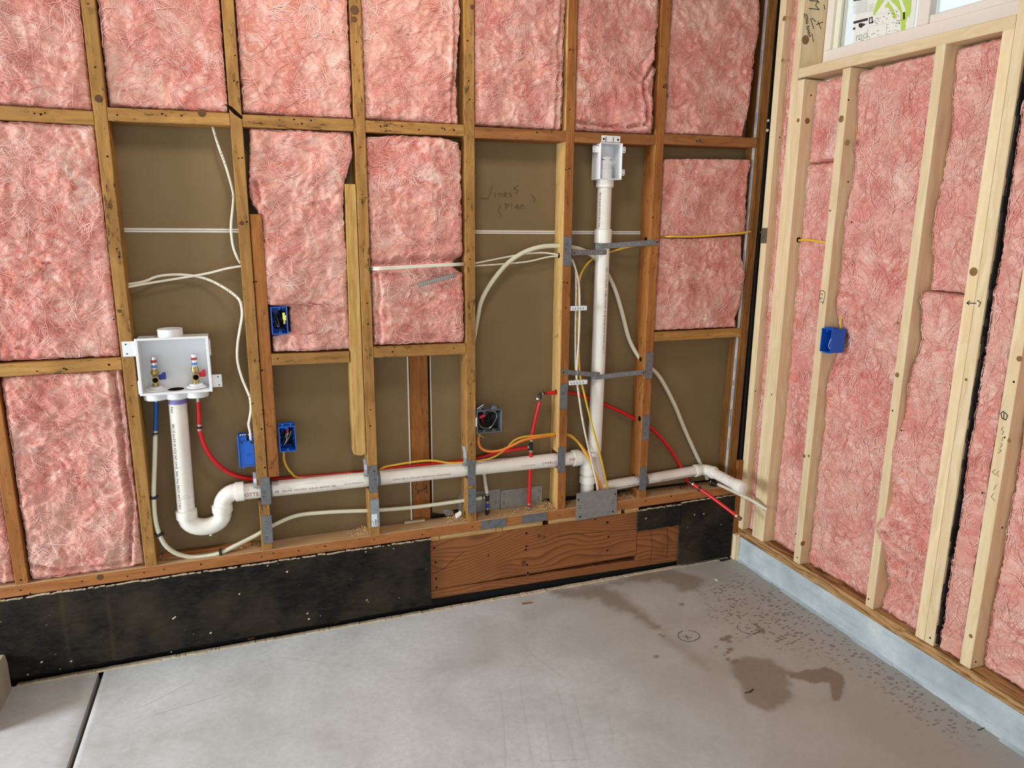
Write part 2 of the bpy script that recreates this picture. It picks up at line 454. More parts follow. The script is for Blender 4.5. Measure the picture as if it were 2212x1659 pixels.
def textmesh(txt, size, spacing=1.0):
    cu = bpy.data.curves.new('t', 'FONT'); cu.body = txt; cu.size = size; cu.space_character = spacing
    cu.resolution_u = 2
    o = bpy.data.objects.new('t', cu); C.objects.link(o)
    bpy.context.view_layer.update()
    me = bpy.data.meshes.new_from_object(o.evaluated_get(bpy.context.evaluated_depsgraph_get()))
    v = np.zeros(len(me.vertices) * 3); me.vertices.foreach_get('co', v); v = v.reshape(-1, 3)
    f = [tuple(p.vertices) for p in me.polygons]
    bpy.data.objects.remove(o); bpy.data.curves.remove(cu); bpy.data.meshes.remove(me)
    return v, f
def letters(name, txt, size, fn, mat, parent, spacing=1.0):
    """flat lettering laid on a surface by fn(tx, ty) -> xyz"""
    v, f = textmesh(txt, size, spacing)
    mb = MB(); mb.add([fn(a, b) for a, b, _ in v], f)
    return mb.build(name, mat, parent)
def stroke(mb, pts, w, nrm):
    """a thin pencil or marker line lying on a surface with normal nrm"""
    nrm = np.array(nrm, float)
    for a, b in zip(pts[:-1], pts[1:]):
        a = np.array(a); b = np.array(b); d = b - a; L = np.linalg.norm(d)
        if L < 1e-6: continue
        s_ = np.cross(nrm, d / L) * w / 2; e = d / L * w * .3
        mb.add([a - s_ - e, b - s_ + e, b + s_ + e, a + s_ - e], [(0, 1, 2, 3)])

# ================================================================== SETTING: floor
def perlin(x, y, seed=0):
    xi = np.floor(x).astype(np.int64); yi = np.floor(y).astype(np.int64); xf = x - xi; yf = y - yi
    def gr(ix, iy):
        h = (ix * 374761393 + iy * 668265263 + seed * 974634777) & 0xffffffff
        h = ((h ^ (h >> 13)) * 1274126177) & 0xffffffff
        a = ((h ^ (h >> 16)) & 0xffff) / 65536.0 * 2 * math.pi
        return np.cos(a), np.sin(a)
    u = xf * xf * xf * (xf * (xf * 6 - 15) + 10); v = yf * yf * yf * (yf * (yf * 6 - 15) + 10)
    def d(ox, oy):
        gx, gy = gr(xi + ox, yi + oy); return gx * (xf - ox) + gy * (yf - oy)
    a = d(0, 0) * (1 - u) + d(1, 0) * u; b = d(0, 1) * (1 - u) + d(1, 1) * u
    return (a * (1 - v) + b * v) * 1.5
def fbm(x, y, o=4, seed=0, gain=.5):
    s = 0; a = 1.0; t = 0
    for i in range(o):
        s = s + a * perlin(x, y, seed + i * 17); t += a; a *= gain; x = x * 2.03 + 5.1; y = y * 2.03 + 1.7
    return s / t
def ridge(x, y, o=3, seed=0):
    s = 0; a = 1.0; t = 0
    for i in range(o):
        s = s + a * (1 - np.abs(perlin(x, y, seed + i * 13)) * 2); t += a; a *= .5; x = x * 2.1 + 3.3; y = y * 2.1 + 9.2
    return s / t
def gridmesh(name, V, nu, nv, mat, parent=None, origin=None, attrs=None, smooth=True):
    """V: (nu*nv,3) world points, quads between neighbours"""
    if origin is None: origin = np.array([V[:, 0].mean(), V[:, 1].mean(), V[:, 2].min()])
    i = np.arange(nu * nv).reshape(nu, nv)
    q = np.stack([i[:-1, :-1], i[1:, :-1], i[1:, 1:], i[:-1, 1:]], -1).reshape(-1, 4)
    me = bpy.data.meshes.new(name)
    me.vertices.add(len(V)); me.vertices.foreach_set('co', (V - origin).astype(np.float32).ravel())
    me.loops.add(q.size); me.loops.foreach_set('vertex_index', q.astype(np.int32).ravel())
    me.polygons.add(len(q)); me.polygons.foreach_set('loop_start', np.arange(0, q.size, 4, dtype=np.int32))
    me.update(calc_edges=True)
    if smooth: me.polygons.foreach_set('use_smooth', np.ones(len(q), dtype=bool))
    for k, a in (attrs or {}).items():
        at = me.attributes.new(k, 'FLOAT', 'POINT'); at.data.foreach_set('value', a.astype(np.float32))
    return _link(name, me, mat, parent, origin)

def polysd(px, py, poly):
    """signed distance (positive inside) of points to a polygon"""
    P = np.array(poly)[:, :2]; best = np.full(px.shape, 1e9); ins = np.zeros(px.shape, bool)
    for a, b in zip(P, np.roll(P, -1, 0)):
        d = b - a; t = np.clip(((px - a[0]) * d[0] + (py - a[1]) * d[1]) / (d @ d + 1e-12), 0, 1)
        best = np.minimum(best, np.hypot(px - a[0] - t * d[0], py - a[1] - t * d[1]))
        c = ((a[1] > py) != (b[1] > py)) & (px < (b[0] - a[0]) * (py - a[1]) / (b[1] - a[1] + 1e-12) + a[0]); ins ^= c
    return np.where(ins, best, -best)
def sm(a, b, x):
    t = np.clip((x - a) / (b - a), 0, 1); return t * t * (3 - 2 * t)

floor = empty('floor', (0, 0, -.1), kind='structure')
zf = lambda L: [fl(1380 + x / 4.608, 1280 + y / 4.608) for x, y in L]
z8 = lambda L: [fl(780 + x / 2.5136, 1000 + y / 2.5136) for x, y in L]
stains = [   # (outline, edge blur in metres, strength)
    (zf([(900, 690), (1040, 640), (1320, 660), (1360, 720), (1480, 770), (1560, 800), (1480, 840), (1520, 900), (1480, 960), (1550, 1020), (1480, 1080), (1360, 1150), (1250, 1170), (1130, 1130), (1060, 1080), (1050, 1000), (960, 860), (920, 760)]), .016, .8),
    (zf([(1490, 800), (1600, 790), (1660, 765), (1770, 765), (1860, 735), (1960, 780), (2030, 830), (2050, 900), (2030, 990), (1995, 1080), (1925, 1070), (1905, 900), (1830, 890), (1740, 905), (1620, 865), (1500, 845)]), .003, .95),
    (z8([(1020, 690), (1110, 680), (1330, 660), (1390, 640), (1490, 590), (1690, 580), (1780, 600), (1870, 640), (1820, 690), (1740, 700), (1690, 660), (1600, 640), (1450, 650), (1350, 655), (1340, 680), (1420, 720), (1520, 800), (1640, 900), (1600, 910), (1480, 830), (1340, 775), (1280, 735), (1080, 735)]), .03, .72),
    (z8([(1600, 900), (1650, 900), (1730, 980), (1890, 1080), (1860, 1110), (1720, 1030), (1620, 940)]), .04, .4)]
drops = [(895, 440, 40, 20), (850, 462, 50, 20), (905, 488, 30, 14), (765, 540, 22, 12), (910, 565, 32, 17), (888, 594, 24, 13), (848, 618, 16, 10), (885, 660, 28, 15), (970, 682, 46, 26), (170, 635, 24, 14), (425, 115, 25, 10), (1230, 385, 40, 18), (190, 335, 30, 10), (215, 418, 25, 10), (250, 435, 25, 10)]
for cx, cy, rx, ry in drops:
    stains.append((zf([(cx + rx * math.cos(a), cy + ry * math.sin(a)) for a in np.linspace(0, 2 * math.pi, 14)[:-1]]), .003, 1.0))
speckzone = [fl(*p) for p in [(1500, 1270), (1590, 1235), (1700, 1275), (1810, 1350), (1960, 1458), (2090, 1545), (2130, 1610), (2000, 1580), (1890, 1480), (1790, 1425), (1690, 1400), (1600, 1380), (1530, 1330)]]
def slab(x0, x1, fine):
    xs = np.arange(x0, x1 + 1e-6, (x1 - x0) / max(2, int((x1 - x0) / fine)))
    ys = np.concatenate([np.arange(-6.0, -1.62, .3), np.arange(-1.6, -.006, .0075), [-.006]])
    X, Y = np.meshgrid(xs, ys, indexing='ij')
    Z = fbm(X * 2, Y * 2, 3, 5) * .0012 - .0006
    edge = np.minimum(X - x0, x1 - X); Z = Z - .004 * np.clip(1 - edge / .006, 0, 1) ** 2
    x, y = X.ravel(), Y.ravel()
    damp = np.zeros_like(x)
    wob = fbm(x * 14, y * 14, 4, 3); wob2 = fbm(x * 50, y * 50, 3, 9)
    for poly, blur, k in stains:
        sd = polysd(x, y, poly) + wob * blur * 1.2 + wob2 * min(blur, .01) * .6
        damp = np.maximum(damp, sm(-blur, blur, sd) * k * (1 + .15 * wob2))
    sp = sm(-.07, .10, polysd(x, y, speckzone) + wob * .06)
    right_tone = sm(.9, 2.3, x + fbm(x * 1.6, y * 1.6, 3, 21) * .6) * .75  # darker, warmer tone growing towards the new wall
    o = gridmesh('slab', np.stack([x, y, Z.ravel()], 1), len(xs), len(ys), M['slab'], floor, (0, 0, 0), dict(damp=np.clip(damp, 0, 1), speck=sp, right_tone=right_tone))
    mb = MB(); mb.box(x0, x1, -6, -.0062, -.12, -.0062); mb.build('slab_edge', M['slab'], floor)
    return o
slab(-.168, 2.69, .009); slab(-4.0, -.186, .02)
mb = MB(); mb.box(-.187, -.167, -6, -.006, -.13, -.032); mb.build('control_joint', M['sheath'], floor)
# rough mortar crust along the slab edge under the boards
mb = MB(); r_ = random.Random(3); x = -.44
while x < 2.5:
    w = r_.uniform(.012, .05); d = r_.uniform(.004, .013); h = r_.uniform(.0008, .003)
    if True:
        mb.hexa([(x, -.006 - d, -.004), (x + w, -.006 - d * r_.uniform(.7, 1.2), -.004), (x + w, .012, -.004), (x, .012, -.004), (x + .003, -.004 - d * .5, h), (x + w - .003, -.004 - d * .5, h), (x + w - .003, .01, h), (x + .003, .01, h)])
    x += w * .85
tag(mb.build('mortar_crust', M['crust'], floor), kind='stuff')
mk = MB(); up = (0, 0, 1)
def floor_line(pts, w): stroke(mk, [np.array(p) + (0, 0, .0016) for p in zf(pts)], w, up)
floor_line([(435, 385), (395, 405), (390, 440), (415, 470), (480, 492), (540, 485), (600, 455), (605, 425), (560, 390), (495, 378)], .0022)
floor_line([(440, 437), (528, 452)], .0022); floor_line([(468, 422), (492, 474)], .0022)
mk.build('pencil_circle', M['ink'], floor)
mk = MB(); floor_line([(985, 330), (978, 350), (1020, 390), (1080, 412), (1140, 415), (1195, 395), (1200, 375), (1185, 345), (1150, 318), (1118, 306)], .002)
mk.build('pencil_circle', M['ink'], floor)
mk = MB(); floor_line([(1057, 1000), (1110, 990), (1135, 965)], .005); mk.build('pencil_mark', M['ink'], floor)
mk = MB(); stroke(mk, [fl(2112, 1578) + (0, 0, .001), fl(2130, 1571) + (0, 0, .001)], .003, up); mk.build('pencil_mark', M['ink'], floor)
mk = MB()
for pts in ([(1078, 1495), (1086, 1570), (1090, 1659)], [(1120, 1478), (1135, 1570), (1150, 1659)], [(1198, 1475), (1215, 1540), (1230, 1605), (1245, 1659)], [(1170, 1520), (1180, 1590), (1192, 1659)], [(1235, 1490), (1255, 1580), (1270, 1640)], [(1310, 1545), (1322, 1600)], [(1165, 1640), (1170, 1645), (1260, 1640)], [(1130, 1400), (1170, 1430), (1213, 1463)], [(300, 1530), (420, 1470)], [(330, 1545), (480, 1500)], [(600, 1420), (760, 1440)]):
    stroke(mk, [fl(*p) + (0, 0, .001) for p in pts], .0012, up)
tag(mk.build('surface_scratches', M['scratch'], floor), kind='stuff')

# ================================================================== SETTING: old back wall
wall_back = empty('wall_back', (0, .045, 0), kind='structure')
TOPZ = 2.75; D = .089; PZ0, PZ1 = .331, .373
PIPE_Z = .596
NOTCH = [(PIPE_Z - .036, PIPE_Z + .034)]
def notch_profile(z0, z1, notches, y0=0.0, depth=.080):
    """stud outline in (y, z) with pockets cut from the front for a pipe"""
    p = [(y0, z0)]
    for a, b in notches: p += [(y0, a), (y0 + depth, a), (y0 + depth, b), (y0, b)]
    return p + [(y0, z1), (y0 + D, z1), (y0 + D, z0)]
def stud(x0, x1, z0=PZ1, z1=TOPZ, mat='old_z', notches=(), y0=0.0, label=None, lean=0.0, name='stud'):
    mb = MB(); mb.prism(notch_profile(z0, z1, notches, y0), 0, x0, x1)
    if lean: mb.v = [(a + lean * (c - 1.4), b, c) for a, b, c in mb.v]
    return tag(mb.build(name, M[mat], wall_back, bevel=.0018), label)
def board(x0, x1, z0, z1, mat='old_x', name='blocking', y0=0.0, y1=D, tilt=0.0, label=None, bevel=.0016, parent=None):
    mb = MB(); mb.box(x0, x1, y0, y1, z0, z1)
    if tilt: mb.v = [(a, b, c + tilt * (a - x0) / (x1 - x0)) for a, b, c in mb.v]
    return tag(mb.build(name, M[mat], parent or wall_back, bevel=bevel), label)
stud(-.396, -.358, mat='red_z')
stud(0.0, .038)
stud(.397, .435, notches=NOTCH)
stud(.802, .841, notches=NOTCH)
stud(1.204, 1.243, notches=NOTCH)
def side(o, mat):                                   # the face turned to the left is paler than the weathered front
    o.data.materials.append(M[mat])
    for p in o.data.polygons:
        if p.normal.x < -.9: p.material_index = 1
side(stud(1.612, 1.650, notches=NOTCH, mat='red_z', label='stud with an orange front and pale side'), 'pale_z')
stud(2.012, 2.053, notches=[(.412, .474)], mat='red_z')
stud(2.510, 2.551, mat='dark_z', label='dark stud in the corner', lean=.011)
stud(-.80, -.762)
# short studs nailed beside the long ones
stud(.4375, .477, .660, 1.612, 'red_z', y0=.002, label='short reddish stud', name='short_stud')
mb = MB(); mb.prism([(.762, 1.72), (.7995, 1.72), (.7995, .716), (.780, .709), (.753, .716), (.755, 1.1)], 1, .001, D)
tag(mb.build('short_stud', M['rough_z'], wall_back, bevel=.0015), 'short pale split stud')
# blocking rows
e = .0008
for x0, x1, z, t in ((-.358, 0, 1.921, -.003), (.038, .397, 1.932, .004), (.435, .802, 1.934, .005), (.841, 1.204, 1.938, .004), (1.243, 1.612, 1.937, .004), (1.650, 2.012, 1.940, .006), (2.053, 2.515, 1.952, .006)):
    m_ = 'red_x' if x0 > 1.2 else 'old_x'
    board(x0 + e, x1 - e, z - .040, z, m_, tilt=t)
board(-.358 + e, -e, 1.094, 1.136, tilt=.002)
board(.4775, .7525, 1.082, 1.123, tilt=-.005, mat='old_x')
board(.841 + e, 1.204 - e, 1.089, 1.131, tilt=-.004)
board(2.053 + e, 2.510 - e, 1.094, 1.134)
board(-1.0, 2.555, PZ0, PZ1, 'plate_x', 'bottom_plate')
board(-1.0, 2.60, TOPZ, TOPZ + .038, 'old_x', 'top_plate')
# loose shim boards lying on the plate behind the tube (parts of the wall)
board(.05, .36, PZ1, PZ1 + .012, 'red_x', 'shim_board', y0=.058, y1=.086)
# drywall of the next room seen from behind: four sheets with pale edges
def sheet(x0, x1, z0, z1, edges):
    mb = MB(); mb.box(x0, x1, D + .0005, D + .013, z0, z1)
    o = mb.build('drywall_sheet', M['drywall'], wall_back)
    for a, b, c, d in edges:
        k = MB(); k.box(a, b, D - .001, D + .0004, c, d); k.build('paper_edge', M['gypsum'], o)
ZS = 1.5555
sheet(-1.0, 2.71, ZS + .0006, TOPZ, [(-1.0, 2.55, ZS + .0008, ZS + .0068)])
sheet(-1.0, .991, .30, ZS - .0006, [(-1.0, .97, ZS - .0068, ZS - .0008), (.985, .991, .36, ZS - .01)])
sheet(1.078, 2.71, .44, ZS - .0006, [(1.10, 2.55, ZS - .0068, ZS - .0008), (1.078, 1.0815, .44, ZS - .01)])
mb = MB(); mb.prism([(1.078, .4395), (1.078, .40), (1.13, .385), (1.16, .40), (2.55, .38), (2.55, .4395)], 1, D + .0005, D + .013)
mb.build('drywall_sheet', M['drywall'], wall_back)
board(.996, 1.073, .30, ZS - .01, 'red_z', 'rear_stud', y0=D + .014, y1=D + .05)
mb = MB(); mb.box(-1.0, 2.7115, D + .0505, D + .06, -.1, TOPZ); mb.build('rear_lining', M['sheath'], wall_back)
# black fibreboard below the plate and the bare rim boards
def fpanel(x0, x1, z0, z1, y0=-.013, y1=-.0006, label='black fibreboard panel'):
    mb = MB(); r_ = random.Random(int(x0 * 100)); n = max(4, int((x1 - x0) / .012))
    top = [(x0 + (x1 - x0) * i / n, z1 + r_.uniform(-.003, .002)) for i in range(n + 1)]
    bot = [(x0 + (x1 - x0) * i / n, z0 + r_.uniform(-.002, .002)) for i in range(n + 1)]
    mb.prism(bot + top[::-1], 1, y0, y1)
    o = tag(mb.build('fibreboard_panel', M['fibre'], wall_back), label)
    k = MB()                                       # torn pale edge
    for (a, za), (b, zb) in zip(top[:-1], top[1:]):
        k.box(a, b + .004, y0 + .0005 + r_.uniform(0, .002), y1 - .001, min(za, zb) - .001, min(za, zb) + r_.uniform(.0006, .0036))
    tag(k.build('torn_edge', M['crust'], o), kind='stuff')
    return o
fpanel(-1.0, 1.042, .035, .3265)
fpanel(2.012, 2.236, .219, .319, label='small black fibreboard panel')
fpanel(2.2395, 2.536, .014, .3265, label='square black fibreboard panel by the corner')
board(1.0, 2.017, .092, .3100, 'rim', 'rim_board', y0=.0005, y1=.037)
board(2.0195, 2.50, .066, .3100, 'rim', 'rim_board', y0=.0005, y1=.037)
mb = MB(); mb.hexa([(1.0, .004, .052), (2.30, .004, .026), (2.30, .037, .026), (1.0, .037, .052), (1.0, .004, .0915), (2.30, .004, .062), (2.30, .037, .062), (1.0, .037, .0915)])
mb.build('rim_board', M['rim'], wall_back, bevel=.001)
board(-1.0, .99, .05, .3100, 'rim', 'rim_board', y0=.0005, y1=.037)
mb = MB(); mb.box(-1.0, 2.6, .038, .05, -.12, .33); mb.build('rear_lining', M['tar'], wall_back)  # black sheet standing in for dark soil and shade in the gap
mb = MB(); mb.box(-1.0, 2.6, .0, .038, -.13, -.02); mb.build('rear_lining', M['tar'], wall_back)  # black strip carrying the painted shade of the gap below floor level
for a, b in ((1.05, 1.085), (1.087, 1.33), (1.332, 1.36), (1.362, 1.545), (1.575, 1.72), (1.73, 1.93), (1.95, 2.02)):
    board(a, b, .3105, .3300, 'ply', 'subfloor_edge', y0=.002, y1=.036, bevel=.0012)
board(2.543, 2.570, .0, .128, 'new_z', 'corner_block', y0=-.034, y1=.0, label='pale split block in the corner')
board(2.5395, 2.5695, .130, .50, 'red_z', 'corner_strip', y0=-.012, y1=.02)
mb = MB(); mb.box(2.558, 2.5700, .004, .09, .50, TOPZ); mb.build('building_paper', M['tar'], wall_back)
# edge tape on the corner stud with its printed marks
def leanb(mb): mb.v = [(a + .011 * (c - 1.4), b, c) for a, b, c in mb.v]; return mb
mb = MB(); mb.box(2.5060, 2.5090, .010, .026, PZ1, TOPZ); leanb(mb); tp = tag(mb.build('drywall_edge', M['tape_shaded'], wall_back), 'pale drywall edge with blue print')
mb = MB()
for z in (.55, .66, .79, .93, 1.22, 1.42, 1.75, 2.0, 2.25):
    mb.box(2.5053, 2.5059, .013, .017, z, z + .06)
leanb(mb); mb.build('print', M['bluink'], tp)
mb = MB()
for k in range(7): mb.box(2.5052, 2.5058, .012, .022, .862 + k * .004, .864 + k * .004)
mb.box(2.5052, 2.5058, .014, .019, .67, .75); leanb(mb); mb.build('barcode', M['ink'], tp)
mb = MB()
for z, s_ in ((1.99, .012), (2.03, .010)): mb.lathe([(.001, 0), (s_ * .6, .002), (s_ * .5, .006), (.001, .008)], (2.558, -.003, z), (0, -1, 0), 8)
tag(mb.build('plaster_lumps', M['foam'], wall_back, smooth=True), kind='stuff')

# concrete step end at the lower left
mb = MB(); mb.prism([(-.95, -.12), (-.448, -.12), (-.448, .10), (-.452, .134), (-.95, .136)], 1, -.262, -.0145)
tag(mb.build('concrete_step', M['step'], None, bevel=.004), 'rough concrete step end standing against the long black panel', 'step')

# nail heads and holes, scattered as the photograph shows them
nh = MB()
for u, v in [(205, 145), (190, 8), (232, 338), (252, 537), (257, 555), (246, 690), (285, 833), (287, 900), (505, 175), (513, 177), (508, 120), (515, 342), (523, 341), (533, 479), (547, 609), (553, 608), (560, 780), (566, 800), (565, 927), (545, 872), (569, 893), (567, 886), (572, 1010), (770, 90), (778, 318), (790, 427), (793, 655), (795, 700), (800, 885), (800, 920), (1010, 88), (1012, 175), (1014, 215), (1012, 430), (1015, 560), (1017, 850), (1231, 107), (1238, 108), (1231, 236), (1222, 366), (1230, 364), (1218, 610), (1225, 611), (1222, 665), (1430, 100), (1433, 188), (1428, 480), (1410, 470), (45, 1253), (74, 245), (88, 247), (97, 244), (253, 248), (350, 246), (358, 250), (392, 250), (604, 259), (635, 258), (652, 267), (672, 260), (822, 273), (830, 272), (835, 272), (868, 273), (905, 280), (955, 277), (960, 279), (980, 281), (1192, 284), (1160, 286), (80, 802), (138, 796), (143, 798), (235, 788), (848, 760), (980, 752), (600, 775), (1505, 305), (1530, 725), (177, 1256), (311, 1237), (354, 1230), (275, 1245), (434, 1219), (565, 1203), (590, 1195), (645, 1190), (702, 1180), (808, 1166), (912, 1155), (1020, 1138), (1395, 1082), (1450, 1072), (1285, 1122), (44, 1275), (65, 1282)]:
    x, y, z = bw(u, v, -.0004); r_ = random.uniform(.0022, .0035)
    nh.lathe([(r_, 0), (r_ * .8, .0012)], (x, y, z), (0, -1, 0), 7)
tag(nh.build('nail_heads', M['hole'], wall_back), kind='stuff')
nh = MB()
for u, v in [(938, 1184), (941, 1215), (942, 1250), (943, 1269), (1137, 1152), (1137, 1180), (1136, 1187), (1138, 1220), (1140, 1238), (1312, 1128), (1314, 1159), (1312, 1189), (1309, 1213)]:
    x, y, z = bw(u, v, 0); nh.lathe([(.0045, 0), (.0038, .002), (.001, .003)], (x, .0004, z), (0, -1, 0), 9)
tag(nh.build('nail_heads', M['hole'], wall_back, smooth=True), kind='stuff')
nh = MB(); r_ = random.Random(5)
for u, v in [(517, 1283), (378, 1333), (374, 1336), (455, 1367), (664, 1325), (667, 1337), (692, 1330), (578, 1222), (620, 1235), (154, 1428), (90, 1430), (130, 1445), (60, 1457), (370, 1408), (790, 1192), (792, 1296), (862, 1291), (795, 1300), (850, 1185), (1520, 1110), (1500, 1112), (1557, 1133), (1395, 1120), (1485, 1140)]:
    x, y, z = bw(u, v, -.0132); s_ = r_.uniform(.002, .0055)
    nh.add([(x - s_, y - .0005, z), (x, y - .002, z - s_ * .8), (x + s_, y - .0005, z + .001), (x + .002, y - .001, z + s_)], [(0, 1, 2, 3)])
tag(nh.build('pale_nicks', M['crust'], wall_back), kind='stuff')

kn = MB()
for u, v, r in ((213, 213, .012), (766, 22, .015), (765, 42, .010), (436, 244, .013), (1437, 186, .010), (1441, 206, .007), (522, 482, .008), (258, 672, .006), (216, 1247, .011), (1512, 304, .006), (1020, 15, .008)):
    x, y, z = bw(u, v, -.0004); kn.lathe([(r, 0), (r * .8, .0006)], (x, y, z), (0, -1, 0), 11)
for u, v, r in ((1131, 1216, .012), (1165, 1158, .010), (1175, 1160, .007), (1312, 1130, .008), (1055, 1200, .006), (1140, 1240, .01)):
    x, y, z = bw(u, v, .0001); kn.lathe([(r, 0), (r * .8, .0006)], (x, .0004, z), (0, -1, 0), 11)
tag(kn.build('knots', M['dknot'], wall_back), kind='stuff')
kn = MB(); kn.add([bw(u, v, -.0005) for u, v in ((484, 224), (500, 230), (524, 252), (522, 258), (505, 246))], [(0, 1, 2, 3, 4)]); kn.build('dark_streak', M['hole'], wall_back)
kn = MB()
for s_ in ([(1206, 1160), (1240, 1153), (1290, 1150), (1340, 1147), (1374, 1143)], [(1406, 1146), (1409, 1180), (1405, 1212)], [(1441, 1140), (1443, 1170), (1440, 1206)], [(935, 1240), (960, 1228), (985, 1205), (1005, 1190)]): stroke(kn, [bw(u, v, .0001) for u, v in s_], .0016, (0, -1, 0))
tag(kn.build('cracks', M['hole'], wall_back), kind='stuff')
# pencil writing on the back wall
hand = MB(); n_ = (0, -1, 0)
def wr(pts, w=.0022, y=D - .0012): stroke(hand, [bw(u, v, y) for u, v in pts], w, n_)
zz = lambda L: [(700 + x / 2.962, y / 2.962) for x, y in L]
for s_ in ([(1075, 1185), (1068, 1225), (1050, 1270), (1025, 1272), (1000, 1265)], [(1098, 1230), (1095, 1262)], [(1115, 1262), (1120, 1235), (1135, 1240), (1138, 1262)], [(1150, 1255), (1170, 1240), (1160, 1230), (1150, 1250), (1172, 1260)], [(1195, 1228), (1185, 1240), (1200, 1250), (1190, 1262)], [(1245, 1185), (1215, 1205), (1245, 1220), (1225, 1240)], [(1130, 1310), (1115, 1345), (1135, 1385)], [(1160, 1300), (1165, 1345)], [(1160, 1305), (1185, 1310), (1165, 1325)], [(1200, 1300), (1200, 1335)], [(1235, 1310), (1222, 1325), (1238, 1335), (1240, 1312), (1245, 1335)], [(1258, 1335), (1260, 1312), (1275, 1315), (1278, 1335)], [(1325, 1245), (1350, 1270), (1342, 1295)]):
    wr(zz(s_))
hand.build('pencil_writing', M['pencil'], wall_back)
hand = MB()
for s_ in ([(900, 1042), (898, 1056), (904, 1062), (914, 1058), (922, 1052)], [(920, 1048), (923, 1066)]): wr(s_, .003, D + .0132)
hand.build('pencil_writing', M['ink'], wall_back)

# ================================================================== SETTING: new right wall (2x6 studs on a treated plate and a concrete curb)
wall_right = empty('wall_right', (XR + .07, -.8, 0), kind='structure')
DR = .14
CZ, RP0, RP1 = .118, .118, .158
def rstud(y0, y1, z0=RP1, z1=TOPZ, label=None, name='stud'):
    mb = MB(); mb.box(XR, XR + DR, y1, y0, z0, z1)
    return tag(mb.build(name, M['new_z'], wall_right, bevel=.0018), label)
SB = 2.166                                   # underside of the window sill
rstud(-.004, -.041)
rstud(-.112, -.1495); rstud(-.1505, -.1885, z1=SB, name='trimmer_stud')
rstud(-.388, -.426, z1=SB - .001, name='cripple_stud')
rstud(-.781, -.817, z1=SB - .006, name='cripple_stud')
rstud(-1.003, -1.0395, z1=SB - .012, name='trimmer_stud'); rstud(-1.0405, -1.076)
rstud(-1.175, -1.213); rstud(-1.60, -1.638); rstud(-2.0, -2.038)
mb = MB(); mb.hexa([(XR, -1.0395, 2.152), (XR + DR, -1.0395, 2.152), (XR + DR, -.151, 2.174), (XR, -.151, 2.174), (XR, -1.0395, 2.190), (XR + DR, -1.0395, 2.190), (XR + DR, -.151, 2.212), (XR, -.151, 2.212)])
mb.build('window_sill', M['new_y'], wall_right, bevel=.0018)
mb = MB(); mb.box(XR, XR + DR, -3.0, -.002, RP0, RP1); mb.build('bottom_plate', M['treated'], wall_right, bevel=.002)
mb = MB(); mb.prism([(XR - .006, -.12), (XR + DR, -.12), (XR + DR, CZ), (XR, CZ), (XR - .001, .02), (XR - .005, .0)], 1, -3.0, -.001)
mb.build('curb', M['curb'], wall_right)
mb = MB(); mb.box(XR + DR + .001, XR + DR + .013, -3.0, .16, -.1, SB - .02); mb.box(XR + DR + .001, XR + DR + .013, -.135, .16, SB - .02, TOPZ); mb.box(XR + DR + .001, XR + DR + .013, -3.0, -1.06, SB - .02, TOPZ)
mb.build('outer_sheathing', M['sheath'], wall_right)
mb = MB(); mb.box(XR, XR + DR, -3.0, 0, TOPZ, TOPZ + .038); mb.build('top_plate', M['new_y'], wall_right)
mb = MB(); r_ = random.Random(12); z = .17
while z < TOPZ:                                  # torn black paper showing beside the doubled stud
    h_ = r_.uniform(.02, .06); mb.box(XR + .004 + r_.uniform(0, .008), XR + .10, -1.0770 - r_.uniform(.003, .009), -1.0764, z, z + h_ + .004); z += h_
tag(mb.build('torn_building_paper', M['tar'], wall_right), kind='stuff')
mb = MB(); r_ = random.Random(13); y = -.03
while y > -2.9:                                  # rough cement smear at the foot of the curb
    w = r_.uniform(.03, .09); d = r_.uniform(.004, .022)
    mb.hexa([(XR - .007 - d, y - w, -.003), (XR - .004, y - w, -.003), (XR - .004, y, -.003), (XR - .007 - d * r_.uniform(.5, 1.3), y, -.003), (XR - .006 - d * .5, y - w, .0012), (XR - .004, y - w, .006), (XR - .004, y, .006), (XR - .006 - d * .5, y, .0012)]); y -= w
tag(mb.build('cement_smear', M['curb'], wall_right), kind='stuff')
# knots and nail holes
kn = MB()
def dot(mb, u, v, r, face, val):
    if face == 'f': x, y, z = rw(u, v, XR - .0004); mb.lathe([(r, 0), (r * .8, .0008)], (x, y, z), (-1, 0, 0), 10)
    else: x, y, z = bw(u, v, val - .0004); mb.lathe([(r, 0), (r * .8, .0008)], (x, y, z), (0, -1, 0), 10)
for u, v, r in ((1724, 260, .008), (1817, 257, .013), (1831, 308, .012), (1737, 985, .008), (1747, 985, .006), (1938, 810, .009), (1530 + 410, 698, .006), (2103, 587, .014), (2202, 775, .009), (2180, 952, .006), (2097, 1374, .007), (1694, 40, .01), (1690, 130, .007), (2087, 820, .005)):
    dot(kn, u, v, r, 'f', 0)
for u, v, r, yv in ((1744, 261, .012, -.1886), (1740, 86, .018, -.1496), (1734, 1174, .012, -.426)):
    dot(kn, u, v, r, 's', yv)
tag(kn.build('knots', M['knot'], wall_right), kind='stuff')
hl = MB()
for u, v in ((1722, 1204), (1719, 1153), (1876, 1294), (2009, 1378), (1928, 887), (1947, 990 - 60), (1632, 845), (1667, 852), (2122, 1065), (2190, 825), (1793, 455), (1840, 640 - 160), (1684, 297)): dot(hl, u, v, .0035, 'f', 0)
for u, v, yv in ((1752, 206, -.1886), (1833, 216, -.426), (2108, 1430, -1.213), (2170, 945, -1.213), (2165, 1140, -1.213), (1832, 393, -.426)): dot(hl, u, v, .0035, 's', yv)
tag(hl.build('nail_heads', M['hole'], wall_right), kind='stuff')
